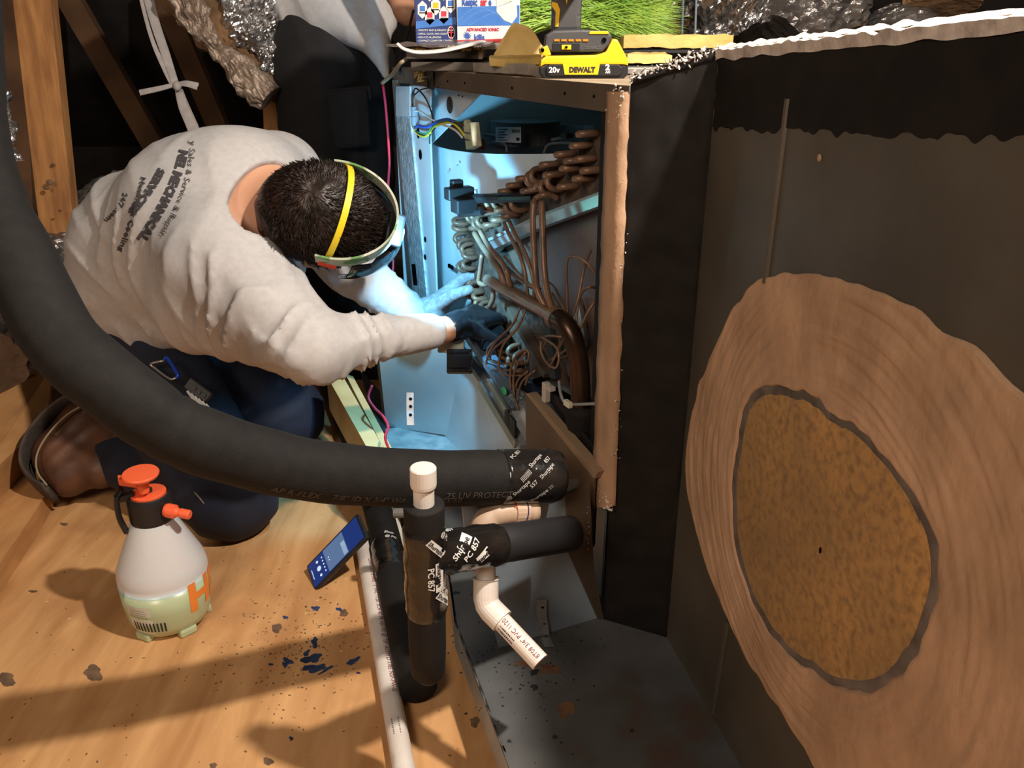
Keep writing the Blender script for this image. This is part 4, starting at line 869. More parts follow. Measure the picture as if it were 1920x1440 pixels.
# ------------------------------------------------------------------ pump sprayer
b0 = gz(323, 1160)
sp = thing('pump_sprayer', 'translucent white pump sprayer bottle with orange pump and pale green liquid', 'sprayer', b0)
prof = [(0, .006), (.058, .006), (.066, .012), (.0725, .030), (.0765, .060), (.078, .100), (.078, .114), (.0765, .126), (.073, .136), (.063, .159), (.053, .182), (.043, .205), (.0365, .220), (.034, .226), (0, .227)]
MILK = mat('milky_plastic', (.62, .61, .61), rough=.32, sub=.6, coat=.1); LIQ = mat('green_liquid', (.50, .56, .36), (.44, .50, .30), .3, scale=3, sub=.5, coat=.1)
def cut(prof, z0, z1):
    o = []
    for (r0, a), (r1, b) in zip(prof, prof[1:]):
        if a <= z0 <= b and b > a: o.append((r0 + (r1-r0)*(z0-a)/(b-a), z0))
        if z0 < b < z1: o.append((r1, b))
        if a <= z1 <= b and b > a: o.append((r0 + (r1-r0)*(z1-a)/(b-a), z1))
    return o
s = MB(); s.lathe([(0, .1)] + cut(prof, .1, .227) + [(0, .227)], b0, ZV, 64); s.out('bottle', MILK, sp, smooth=True)
s = MB(); s.lathe([(0, .006)] + cut(prof, .0065, .1) + [(0, .1)], b0, ZV, 64); s.out('liquid', LIQ, sp, smooth=True, label='pale green liquid in the lower third')
for k in range(5):
    a = R(-63 + 72*k + 20); d = Vector((math.cos(a), math.sin(a), 0)); s = MB(); s.bbox(b0 + d*.058 + Vector((0, 0, .008)), (d, ZV.cross(d), ZV), (.012, .016, .008), .004); s.out('foot', LIQ, sp)
s = MB(); s.lathe([(0, .218), (.0365, .218), (.0375, .224), (.0375, .262), (.036, .268), (.033, .270), (.031, .266), (0, .266)], b0, ZV, 40); s.out('collar', BLK, sp)
ORG_ = mat('orange_plastic', (.86, .13, .045), rough=.4)
s = MB(); s.lathe([(0, .262), (.030, .262), (.030, .272), (.028, .273), (0, .273)], b0, ZV, 36); s.out('pump_base', ORG_, sp)
s = MB(); s.lathe([(0, .27), (.008, .27), (.008, .278), (.003, .279), (.003, .284), (0, .284)], b0, ZV, 16); s.out('pump_rod', BLK, sp)
b1 = b0 + Vector((-.004, -.002, 0))
s = MB(); s.lathe([(0, .282), (.009, .282), (.010, .296), (.015, .310), (.029, .314), (.0305, .318), (.029, .3205), (0, .3215)], b1, Vector((.02, -.05, 1)), 36); s.out('pump_knob', ORG_, sp, label='orange mushroom pump knob')
cdir = Vector((CAM.x-b0.x, CAM.y-b0.y, 0)).normalized(); side = Vector((cdir.y*-1, cdir.x, 0))   # image right
s = MB(); s.bbox(b0 - side*.024 + Vector((0, 0, .292)) - cdir*.012, ((side*-.8 + Vector((0, 0, .35))).normalized(), (side.cross(ZV)), ZV), (.020, .010, .007), .003); s.out('trigger', ORG_, sp)
s = MB(); s.tube([b0 - side*.040 + Vector((0, 0, .288)), b0 - side*.050 + Vector((0, 0, .270)), b0 - side*.052 + Vector((0, 0, .235)), b0 - side*.046 + Vector((0, 0, .205))], .006, 10, smoothn=4, sq=(.011, .005), ref=cdir)
s.bbox(b0 - side*.038 + Vector((0, 0, .272)), (side, cdir, ZV), (.016, .008, .006), .002); s.out('handle', BLK, sp)
nz0 = b0 + side*.022 + cdir*.030 + Vector((0, 0, .246)); nd = (side*.75 + cdir*.55 + Vector((0, 0, -.12))).normalized()
s = MB(); s.lathe([(0, 0), (.011, .0), (.0125, .004), (.0125, .018), (.009, .020), (.007, .026), (.0085, .028), (.0085, .044), (.007, .046), (0, .0455)], nz0, nd, 20); s.out('nozzle', ORG_, sp)
def cyl_text(tx, a0, z0, size, m, r0=.0784, name='lettering', bold=.02, flipv=1):
    v_, f_ = textmesh(tx, bold, dice=3); o_ = []
    for q in v_:
        a = a0 + q.x*size/r0; z = z0 + q.y*size; rr_ = np.interp(z, [p[1] for p in prof[1:]], [p[0] for p in prof[1:]]) + .0007
        o_.append(b0 + Vector((math.cos(a)*rr_, math.sin(a)*rr_, z)))
    return fin(name, o_, f_, m, sp)
ca = math.atan2(cdir.y, cdir.x)
cyl_text('HDX', ca + .42, .052, .078, mat('orange_print', (.85, .25, .04), rough=.5), bold=.05)
v = []; f = []
for i in range(9):
    a = ca - 1.05 + .62*i/8
    for z in (.022, .045, .070, .082):
        rr_ = np.interp(z, [p[1] for p in prof[1:]], [p[0] for p in prof[1:]]) + .0004; v.append(b0 + Vector((math.cos(a)*rr_, math.sin(a)*rr_, z)))
for i in range(8):
    for j in range(3): q = 4*i+j; f.append((q, q+4, q+5, q+1))
fin('paper_label', v, f, mat('cream_label', (.62, .60, .50), rough=.7), sp)
cyl_text('||||||||||', ca - .98, .033, .022, INKB, name='barcode', r0=.068)
for k, z in enumerate((.058, .063, .068, .073)): cyl_text('------------------'[:14-k % 2], ca - 1.0, z, .008, INKB, name='label_lines', bold=0)
# ------------------------------------------------------------------ things on the cabinet top
def FV(px, py, y): return onplane(px, py, (0, y, 0), (0, 1, 0))
YV = Vector((0, 1, 0))
def ext(name, pts, y, dep, m, par, bev=0, **kw):
    P = [FV(px, py, y) for px, py in pts]
    if bev:
        bm = bmesh.new(); vs = [bm.verts.new(p) for p in P] ; f = bm.faces.new(vs); r = bmesh.ops.extrude_face_region(bm, geom=[f])
        bmesh.ops.translate(bm, verts=[g for g in r['geom'] if isinstance(g, bmesh.types.BMVert)], vec=(0, dep, 0))
        bmesh.ops.recalc_face_normals(bm, faces=bm.faces[:])
        bmesh.ops.bevel(bm, geom=bm.edges[:], offset=bev, segments=2, profile=.6, affect='EDGES', clamp_overlap=True)
        bm.verts.index_update(); o = fin(name, [v.co.copy() for v in bm.verts], [tuple(v.index for v in q.verts) for q in bm.faces], m, par, **kw); bm.free(); return o
    s = MB(); s.prism(P, (0, dep, 0)); return s.out(name, m, par, **kw)
dy = 1.36
YEL = mat('yellow_plastic', (.80, .48, .012), rough=.38); DGR = mat('dark_grey_plastic', (.045, .045, .047), rough=.55, bump=.1, c2=(.04, .04, .042), scale=40)
dl = thing('power_drill', 'yellow and black cordless drill standing on its battery on the cabinet top', 'drill', FV(1095, 148, dy))
ext('battery_base', [(1013,126),(1012,140),(1022,149),(1168,149),(1178,140),(1178,122),(1150,116),(1030,116)], dy, .075, BLK, dl, .003, label='black battery base')
ext('battery_shell', [(1013,127),(1014,113),(1023,105),(1118,103),(1136,98),(1149,72),(1158,74),(1178,112),(1178,124),(1172,121),(1020,121)], dy - .003, .081, YEL, dl, .003, label='yellow battery shell')
ext('battery_face', [(1025,127),(1031,121),(1160,121),(1167,127),(1167,137),(1160,142),(1031,142),(1025,137)], dy - .0045, .004, BLK, dl, .001)
ext('brand_plate', [(1055,119),(1125,119),(1121,140),(1059,140)], dy - .0055, .003, YEL, dl)
ext('foot', [(1014,102),(1012,92),(1020,88),(1026,84),(1034,103),(1024,106)], dy - .002, .07, YEL, dl, .002)
ext('drill_foot', [(1021,90),(1024,66),(1038,57),(1095,55),(1140,58),(1149,68),(1141,86),(1130,97),(1040,98),(1028,96)], dy + .004, .062, DGR, dl, .004, label='dark grey foot')
ext('handle', [(1033,62),(1036,30),(1034,-40),(1096,-40),(1090,30),(1091,60)], dy + .012, .045, DGR, dl, .008)
ext('motor_body', [(1020,-38),(1010,-60),(1014,-112),(1035,-126),(1095,-126),(1116,-112),(1118,-60),(1106,-38)], dy - .06, .19, YEL, dl, .01)
s = MB(); s.lathe([(0, 0), (.022, 0), (.024, .01), (.021, .045), (.012, .055), (0, .055)], FV(1064, -84, dy + .13), YV, 20); s.out('chuck', BLK, dl)
ext('grip_accent', [(1035,3),(1045,6),(1050,18),(1047,50),(1041,50),(1042,22),(1035,12)], dy + .010, .004, YEL, dl)
ext('grip_accent', [(1059,-8),(1065,-8),(1063,9)], dy + .010, .004, YEL, dl)
ext('top_accent', [(1104,64),(1107,58),(1140,58),(1142,64)], dy + .002, .05, YEL, dl, .001)
for k in range(5): ext('led_bar', [(1039+k*13.5,73.5),(1049+k*13.5,73.5),(1049+k*13.5,77.5),(1039+k*13.5,77.5)], dy + .002, .003, mat('amber', (.55, .20, .01), rough=.4), dl)
ext('button_frame', [(1036,80),(1087,80),(1087,96),(1036,96)], dy + .002, .003, BLK, dl, .001)
ext('release_button', [(1053,84),(1071,84),(1071,93),(1053,93)], dy, .003, YEL, dl, .0008)
for x, y, r in ((1062, 88.5, .002), (1017, 94, .003), (1133, 75, .0035)):
    s = MB(); s.lathe([(0, 0), (r, 0), (r, .004), (0, .004)], FV(x, y, dy - .0035 if x < 1100 else dy + .001), YV, 14); s.out('screw_hole', DARK, dl)
def TX(t, px, py, y, h, m, par, bold=.03, sx=1.0, nm='lettering', up=None):
    d = (FV(px, py, y)-CAM).dot(-CB); return text_flat(t, FV(px, py, y), (1, 0, 0), up or (0, 0, 1), h*d/F, m, par, bold, nm, sx)
TX('DEWALT', 1067, 135.5, dy - .0058, 13, INKB, dl, .06, .92)
TX('20v', 1029, 136, dy - .005, 14, INKW, dl, .03, 1.0)
TX('2', 1135, 131, dy - .005, 14, INKW, dl, .05, 1.15); TX('AH', 1135, 137.5, dy - .005, 6.5, INKW, dl, .03, 1.0)
TX('DEWALT', 1097, 92, dy + .0035, 7, mat('grey_emboss', (.09, .09, .09), rough=.5), dl, .03)
# removed access panels, stacked
pst = None
DKP = mat('dark_panel', (.075, .058, .045), (.05, .038, .03), .55, scale=10, bump=.15)
for i, (x0, x1, y0, y1, z0, z1, yy) in enumerate(((770, 922, 0, 0, .948, .964, 1.68), (762, 905, 0, 0, .969, .985, 1.70))):
    a = FV(x0, 120, yy).x; b = FV(x1, 120, yy).x
    t = thing('access_panel', ['lower dark metal access panel stacked on the cabinet top', 'upper dark metal access panel of the stack with torn insulation edge'][i], 'panel', ((a+b)/2, yy, z0), group='removed access panels')
    s = MB(); s.bbox(((a+b)/2, yy + .22, (z0+z1)/2), XY, ((b-a)/2, .22, (z1-z0)/2), .0015); s.out('panel_pan', DKP, t)
    s = MB(); s.box((b - .004, yy - .001, (z0+z1)/2), XY, (.004, .002, (z1-z0)/2)); s.out('end_cap', MATS['tan_lip'] if i else GALVB, t)
    if i:
        s = MB(); rr = random.Random(5)
        for k in range(120):
            p = Vector((rr.uniform(a, b), yy + rr.uniform(-.004, .01), z1 + rr.uniform(0, .003))); d = Vector((rr.gauss(0, 1), rr.gauss(0, 1), rr.gauss(0, .5))).normalized(); e = d.orthogonal().normalized(); q = rr.uniform(.002, .006)
            s.ell(p, (d, e, d.cross(e)), (q, q*.6, q*.5), 6)
        s.out('torn_insulation', YINS, t, kind='stuff')
def crumple_sheet(name, quad, nu, nv, amp, m, par=None, sc=14, thick=.004, sm=False, **kw):
    A, B, C, D = [Vector(p) for p in quad]; nrm = (B-A).cross(D-A).normalized(); v = []; f = []
    for side_ in (0, 1):
        for j in range(nv+1):
            for i in range(nu+1):
                a, b = i/nu, j/nv; p = A*(1-a)*(1-b) + B*a*(1-b) + C*a*b + D*(1-a)*b
                h = amp*(mnoise.noise(p*sc) + .5*mnoise.noise(p*sc*2.7)); e = amp*1.2*mnoise.noise(p*sc*1.6 + Vector((3, 1, 7)))
                v.append(p + nrm*(h + (thick if side_ else 0)) + (B-A).normalized()*e)
    m0 = (nu+1)*(nv+1)
    for j in range(nv):
        for i in range(nu): q = j*(nu+1)+i; f += [(q, q+nu+1, q+nu+2, q+1), (m0+q, m0+q+1, m0+q+nu+2, m0+q+nu+1)]
    bd = [i for i in range(nu)] + [j*(nu+1)+nu for j in range(nv)] + [nv*(nu+1)+nu-i for i in range(nu)] + [(nv-j)*(nu+1) for j in range(nv)]
    for a, b in zip(bd, bd[1:]+bd[:1]): f.append((a, b, m0+b, m0+a))
    return fin(name, v, f, m, par, smooth=sm, **kw)
crumple_sheet('foil_flap', [(-.235, 1.68, .990), (-.055, 1.66, .990), (-.03, 1.78, .998), (-.21, 1.78, .995)], 20, 8, .004, FOILD, label='crumpled foil facing lying on the stacked access panels', cat='foil sheet')
s = MB(); s.tube([FV(745, 82, 1.62), FV(758, 92, 1.62), FV(785, 98, 1.63), FV(830, 95, 1.64), FV(880, 84, 1.66), FV(905, 78, 1.7)], .005, 10, smoothn=6, sq=(.003, .009)); s.out('white_strip', mat('white_strip', (.66, .64, .60), rough=.5), label='curved white plastic strip lying in front of the cartons', cat='strip', smooth=True)
# fibreglass scrap
fs = thing('fibreglass_scrap', 'torn yellow fibreglass scrap standing behind the drill battery', 'insulation', FV(975, 118, 1.52))
v = []; f = []; nA, nR = 28, 10; c0 = FV(978, 119, 1.52)
pro = [(928, 116), (925, 105), (934, 88), (944, 70), (955, 52), (966, 43), (975, 45), (985, 49), (1000, 58), (1012, 78), (1020, 92), (1022, 108), (1018, 118)]
pp = spline([FV(x, y, 1.53) for x, y in pro], 4)
for side_ in (0, 1):
    for p in pp:
        for j in range(nR+1):
            t = j/nR; q = c0.lerp(p, t); v.append(q + YV*(.012*math.sin(t*2.6) + .02*side_ + .006*mnoise.noise(q*40)) + Vector((0, 0, .002*mnoise.noise(q*90))))
n_ = len(pp); m0 = n_*(nR+1)
for i in range(n_-1):
    for j in range(nR): q = i*(nR+1)+j; f += [(q, q+1, q+nR+2, q+nR+1), (m0+q, m0+q+nR+1, m0+q+nR+2, m0+q+1)]
    q = i*(nR+1)+nR; f.append((q, m0+q, m0+q+nR+1, q+nR+1))
fin('scrap_body', v, f, mat('tan_fibreglass', (.82, .62, .26), (.68, .47, .17), .95, scale=20, bump=.5), fs, smooth=True)
crumple_sheet('scrap_foot', [FV(920, 124, 1.50), FV(1015, 122, 1.48), FV(1015, 116, 1.52), FV(918, 118, 1.54)], 16, 4, .003, YINS, fs, sc=30, thick=.012)
crumple_sheet('foil_scrap', [FV(905, 141, 1.60), FV(1014, 147, 1.42), FV(1014, 126, 1.43), FV(905, 124, 1.61)], 24, 6, .004, mat('pale_foil', (.55, .50, .44), (.40, .34, .28), .45, .5, scale=20, bump=.8), None, sc=40, thick=.02, label='pale foil faced scrap under the yellow fibreglass scrap', cat='foil sheet')
for i, (x0, x1, ya, za, zb, lb) in enumerate(((1170, 1375, 1.80, .986, 1.010, 'upper yellow fibreglass slab right of the drill'), (1178, 1262, 1.56, .962, .977, 'lower yellow fibreglass slab right of the drill'))):
    a = FV(x0, 90, ya).x; b = FV(x1, 80, ya).x; t = thing('insulation_slab', lb, 'insulation', ((a+b)/2, ya, za), group='yellow insulation slabs')
    crumple_sheet('slab', [(a, ya, za + .002), (b, ya, za + .002), (b, ya + .16, za + .002), (a, ya + .16, za + .002)], 30, 6, .004, YINS, t, sc=24, thick=zb-za)
    s = MB(); s.box(((a+b)/2, ya + .08, za - .004), XY, ((b-a)/2, .085, .003)); s.out('black_backing', BLK, t)
s = MB(); s.bbox((.225, 1.62, .954), XY, (.11, .12, .0055), .002); s.out('flat_sheet', mat('grey_panel', (.26, .24, .22), rough=.5, metal=.3), label='flat grey panel under the yellow slabs right of the drill', cat='panel')
# cartons
def carton(name, x0, x1, y, dep, z0, z1, m, lb, **kw):
    a = FV(x0, 60, y).x; b = FV(x1, 60, y).x; t = thing(name, lb, 'box', ((a+b)/2, y, z0))
    s = MB(); s.bbox(((a+b)/2, y + dep/2, (z0+z1)/2), XY, ((b-a)/2, dep/2, (z1-z0)/2), .0015); s.out('carton_body', m, t)
    s = MB(); s.box(((a+b)/2, y + dep/2, z1 + .0006), XY, ((b-a)/2 - .002, dep/2 - .002, .0006)); s.out('flap', m, t); return t
BB = mat('carton_blue', (.022, .05, .20), (.012, .03, .13), .4, scale=8); BWH = mat('carton_white', (.72, .70, .70), rough=.45); BMB = mat('carton_mid_blue', (.06, .22, .62), (.03, .13, .45), .4, scale=9)
bc = carton('blue_carton', 779, 856, 1.78, .16, .986, 1.24, BB, 'dark blue carton with white hexagon pictures on the stacked panels')
wc = carton('white_carton', 857, 975, 1.76, .20, .986, 1.24, BWH, 'white and blue carton with red lettering beside the dark blue carton')
yb = 1.7795
def flat(pts, y, m, par, nm='print'): s = MB(); s.prism([FV(px, py, y) for px, py in pts], (0, -.0005, 0)); return s.out(nm, m, par)
for i, (cx_, cy_) in enumerate(((792, 18), (806, 30), (817, 12), (832, 28), (845, 8), (806, -14), (832, -16))):
    h = flat([(cx_ + 10*math.cos(R(90+60*k)), cy_ + 17*math.sin(R(90+60*k))) for k in range(6)], yb, BWH, bc, 'hexagon_picture')
    flat([(cx_-5, cy_-7), (cx_+5, cy_-7), (cx_+5, cy_+3), (cx_-5, cy_+3)], yb - .0006, [BMB, WRd, YEL, WRd, BMB, YEL, BMB][i], bc, 'picture')
    flat([(cx_-6, cy_+5), (cx_+6, cy_+5), (cx_+6, cy_+7), (cx_-6, cy_+7)], yb - .0006, INKB, bc, 'picture_caption')
flat([(780, 40), (855, 32), (855, 46), (780, 54)], yb, BMB, bc, 'wave_print')
for k, (y_, t_) in enumerate(((57, 'IDENTIFY AND ELIMINATE ODORS'), (63.5, 'SIMPLE, QUICK AND SILENT'), (70, 'REDUCES ALLERGENS'), (76.5, 'COMPACT COMPUTER CONTROLLED'), (83, 'NO OZONE PRODUCED'))): TX('- ' + t_, 782, y_ + 1.5, yb - .0008, 4.6, INKW, bc, .01, .95)
s = MB(); s.lathe([(.0095, 0), (.0115, 0), (.0115, .0006), (.0095, .0006), (.0095, 0)], FV(846, 61, yb - .001), YV, 24, sx=.62, sy=1.0); s.out('oval_emblem', INKW, bc)
flat([(845, 48), (847, 48), (847, 74), (845, 74)], yb - .0008, WRd, bc); flat([(841, 60), (852, 60), (852, 62), (841, 62)], yb - .0008, WRd, bc)
yw = 1.7595
flat([(858, 13), (974, 10), (974, 47), (858, 49)], yw, BMB, wc, 'blue_band')
TX('Respic', 866, 10, yw - .0008, 18, mat('logo_blue', (.03, .10, .42), rough=.4), wc, .04, .62); TX('air', 901, 10, yw - .0008, 18, WRd, wc, .04, .62); TX('e', 916, 10, yw - .0008, 18, MATS['logo_blue'], wc, .04, .62)
TX('ADVANCED IONIC', 875, 58, yw - .0008, 7.5, WRd, wc, .04, .95); TX('kills', 889, 74, yw - .0008, 13, MATS['logo_blue'], wc, .03)
flat([(858, 75), (974, 72), (974, 80), (858, 80)], yw, mat('carton_red', (.55, .04, .04), rough=.4), wc, 'red_band')
s = MB(); c_ = FV(876, 67, yw - .001); P = []
for k in range(24): r_ = .009 if k % 2 == 0 else .0035; P.append(c_ + Vector((r_*math.cos(k*math.pi/12), 0, r_*math.sin(k*math.pi/12))))
s.prism(P, (0, .0006, 0)); s.out('starburst', MATS['logo_blue'], wc)
for pts in ([(860, 40), (880, 20), (905, 14), (935, 28)], [(865, 46), (890, 26), (920, 20), (950, 44)], [(880, 48), (910, 30), (940, 22), (970, 24)]):
    s = MB(); s.tube([FV(x, y, yw) for x, y in pts], .0006, 4, smoothn=8); s.out('arc_print', mat('pale_arc', (.45, .6, .85), rough=.5), wc)
flat([(931, -5), (968, -5), (970, 30), (960, 44), (945, 38), (931, 22)], yw - .0006, mat('print_grey', (.6, .62, .64), rough=.5), wc, 'product_picture')
# green bristle brush
gb = thing('green_bristle_brush', 'bright green bristle brush lying behind the drill', 'brush', (.12, 1.95, .99))
rr = random.Random(21); s = MB(); core = FV(1060, 20, 1.95)
def bristle(p, q, sag, w_):
    m_ = (p+q)/2 + Vector((0, 0, sag)); d = (q-p).normalized(); n = d.cross(Vector((rr.gauss(0, .3), -1, rr.gauss(0, .3)))).normalized()*w_; k = len(s.v)
    s.v += [p - n, p + n, m_ - n, m_ + n, q]; s.f += [(k, k+1, k+3, k+2), (k+2, k+3, k+4)]
for k in range(5200):
    if k < 3400:
        a = rr.uniform(-1.15, .95); L = rr.uniform(.10, .20); st_ = FV(rr.uniform(1070, 1130), rr.uniform(-25, 55), 1.93 + rr.uniform(-.05, .06)); d = Vector((math.cos(a*.75), rr.gauss(0, .25), -.12 - math.sin(a)*.45))
    else:
        L = rr.uniform(.08, .19); st_ = FV(rr.uniform(985, 1060), rr.uniform(-10, 45), 1.88 + rr.uniform(-.06, .05)); d = Vector((-1, rr.gauss(0, .25), rr.uniform(-.55, .35)))
    q_ = st_ + d.normalized()*L
    q_.z = max(q_.z, .992); bristle(st_, q_, rr.uniform(0, .006), .0009)
s.out('bristles', mat('green_bristle', (.34, .52, .07), (.16, .34, .035), .5, scale=30), gb, kind='stuff')
s = MB(); s.tube([FV(1000, 25, 1.95), FV(1140, 15, 1.95)], .011, 10); s.out('brush_core', mat('dark_green', (.03, .06, .01), rough=.7), gb)
# ------------------------------------------------------------------ foil ducts, straps
def duct(name, pts, rfun, m, lb, amp=.02, sc=9, seg=56, sn=12, cat='duct', par=None, sharp=True, **kw):
    P = spline([Vector(p) for p in pts], sn); v = []; f = []; n = len(P); u = Vector((0, 0, 1)); rs = rfun if callable(rfun) else (lambda t: rfun)
    for i in range(n):
        T = (P[min(i+1, n-1)]-P[max(i-1, 0)]).normalized(); u = (u - T*u.dot(T)).normalized(); b = T.cross(u)
        for k in range(seg):
            a = 2*math.pi*k/seg; d = u*math.cos(a) + b*math.sin(a); base = P[i] + d*rs(i/(n-1)); h = amp*(mnoise.noise(base*sc) + .6*abs(mnoise.noise(base*sc*2.3)) + .35*mnoise.noise(base*sc*6))
            v.append(base + d*h)
    for i in range(n-1):
        for k in range(seg): f.append((i*seg+k, i*seg+(k+1) % seg, (i+1)*seg+(k+1) % seg, (i+1)*seg+k))
    f += [tuple(range(seg))[::-1], tuple((n-1)*seg+k for k in range(seg))]
    return fin(name, v, f, m, par, smooth=not sharp, label=lb if not par else None, cat=cat if not par else None, **kw)
duct('flex_duct', [at(-70, 680, 2.1), at(30, 590, 2.3), at(170, 480, 2.55), at(330, 385, 2.85), at(420, 340, 3.05)], .165, FOILD, 'large wrinkled foil flexible duct lying behind the kneeling worker', seg=110, sn=28, amp=.03)
td = thing('torn_flex_duct', 'torn foil duct with exposed brown insulation at the top left', 'duct', at(450, 80, 2.5))
duct('insulation', [at(310, -70, 2.45), at(390, 45, 2.5), at(450, 105, 2.55), at(523, 182, 2.6)], lambda t: .075 - .05*t, BRINS, '', amp=.02, sc=22, par=td)
duct('foil_jacket', [at(430, -90, 2.5), at(470, 20, 2.52), at(495, 80, 2.55), at(520, 150, 2.6)], lambda t: .13 - .105*t, FOIL, '', amp=.04, sc=14, par=td, seg=80, sn=20)
duct('torn_flap', [at(325, -50, 2.4), at(375, 50, 2.42), at(430, 115, 2.47), at(505, 185, 2.5)], lambda t: .032 + .012*math.sin(t*9), mat('tan_foil', (.50, .40, .32), (.30, .22, .17), .5, .5, scale=18, bump=1, bdist=.006), '', amp=.02, sc=30, par=td)
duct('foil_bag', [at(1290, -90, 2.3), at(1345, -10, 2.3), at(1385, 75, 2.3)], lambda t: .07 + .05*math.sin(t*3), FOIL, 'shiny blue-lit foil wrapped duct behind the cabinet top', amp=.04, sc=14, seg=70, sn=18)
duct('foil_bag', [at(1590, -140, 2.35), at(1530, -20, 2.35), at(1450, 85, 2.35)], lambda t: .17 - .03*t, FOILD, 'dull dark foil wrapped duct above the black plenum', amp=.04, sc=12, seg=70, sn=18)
duct('foil_peak', [at(1680, 10, 2.4), at(1680, 35, 2.4), at(1680, 90, 2.4)], lambda t: .01 + .13*t, FOILD, 'small pointed foil tip above the plenum edge', amp=.02, sc=20)
duct('foil_scrap', [at(1790, -90, 2.3), at(1770, 10, 2.3)], .09, BRINS, 'brown insulation lump at the top right corner', amp=.03, sc=24)
for i, x in enumerate((1278, 1303)):
    s = MB(); s.tube([at(x + 4, -40, 2.2), at(x, 68, 2.2)], .005, 8, sq=(.003, .011 if i == 0 else .006)); s.out('hanger_strap', mat('grey_strap', (.30, .36, .40), rough=.6), label=['wider pale hanger strap behind the cabinet top', 'thinner pale hanger strap beside the foil duct'][i], cat='strap', group='hanger straps')
duct('foil_tuft', [at(-25, 180, 1.6), at(-12, 240, 1.6), at(-4, 300, 1.62)], .03, FOIL, 'crumpled foil tuft at the far left edge above the hose', amp=.02, sc=40)
# white fabric strap with knot
hs = thing('fabric_strap', 'pale fabric strap knotted and hanging in front of the dark roof', 'strap', at(375, 275, 2.6))
FAB = mat('strap_fabric', (.52, .48, .46), (.42, .39, .38), .85, scale=40, stretch=(1, 1, 1), bump=.3)
def ribbon(pts, ws, name, twist=0):
    s = MB(); P = spline([at(*p) for p in pts], 6); n = len(P); v = []; f = []
    for i in range(n):
        T = (P[min(i+1, n-1)]-P[max(i-1, 0)]).normalized(); t = i/(n-1); j = t*(len(ws)-1); a = int(min(j, len(ws)-2)); wv = ws[a]*(1-(j-a)) + ws[a+1]*(j-a)
        sd = T.cross(CB).normalized(); sd = (sd*math.cos(twist*t) + CB*math.sin(twist*t)); nn = T.cross(sd)
        for k, (o, h) in enumerate(((-1, 0), (-.4, .35), (.3, -.2), (1, .1))): v.append(P[i] + sd*wv*o + nn*wv*h)
        for k, (o, h) in enumerate(((-1, 0), (-.4, .35), (.3, -.2), (1, .1))): v.append(P[i] + sd*wv*o + nn*(wv*h - .002))
    for i in range(n-1):
        for k in range(3): q = 8*i+k; f += [(q, q+1, q+9, q+8), (q+4, q+12, q+13, q+5)]
    return fin(name, v, f, FAB, hs, smooth=True)
ribbon([(272, -30, 2.5), (290, 40, 2.5), (310, 100, 2.52), (330, 160, 2.54)], [.016, .014, .013, .010], 'webbing', .3)
ribbon([(258, -30, 2.5), (284, 70, 2.51), (312, 135, 2.53), (328, 165, 2.55)], [.006, .006, .008, .008], 'webbing', .3)
ribbon([(333, 160, 2.54), (345, 200, 2.56), (362, 240, 2.58), (378, 285, 2.6)], [.011, .017, .018, .018], 'webbing', .2)
ribbon([(331, 158, 2.53), (300, 166, 2.52), (262, 174, 2.52)], [.006, .008, .009], 'loose_end')
ribbon([(333, 158, 2.53), (350, 157, 2.52), (371, 162, 2.52)], [.006, .009, .011], 'loose_end')
s = MB(); s.ell(at(332, 161, 2.525), (CR, CU, CB), (.013, .016, .012), 12); s.out('knot', FAB, hs, smooth=True)
# ------------------------------------------------------------------ people
SKIN = mat('skin', (.62, .33, .21), (.54, .27, .165), .5, scale=12, sub=.15)
SHIRT = mat('grey_shirt', (.50, .48, .475), (.45, .435, .43), .9, scale=90, bump=.2, bscale=300, bdist=.0008)
CUFF = mat('thermal_sleeve', (.62, .64, .66), (.55, .57, .6), .9, scale=60, bump=.2, bscale=300, bdist=.0008)
TRS = mat('navy_trousers', (.010, .014, .032), (.007, .009, .019), .85, scale=20, bump=.2, bscale=200)
TRB = mat('black_trousers', (.014, .0135, .015), (.009, .009, .010), .85, scale=20, bump=.2, bscale=200)
HAIR = mat('dark_brown_hair', (.030, .015, .010), (.012, .006, .004), .45, scale=40, bump=.7, bscale=120)
LEA = mat('brown_leather', (.11, .042, .018), (.045, .018, .009), .55, scale=14, bump=.4, c3=(.2, .11, .06), scale3=14, thr3=(.62, .75))
NIT = mat('black_nitrile', (.014, .014, .017), rough=.28); KNIT = mat('grey_knit', (.36, .40, .42), (.22, .25, .27), .9, scale=120, bump=.6, bscale=260)
def V3(p): return np.array(list(p))
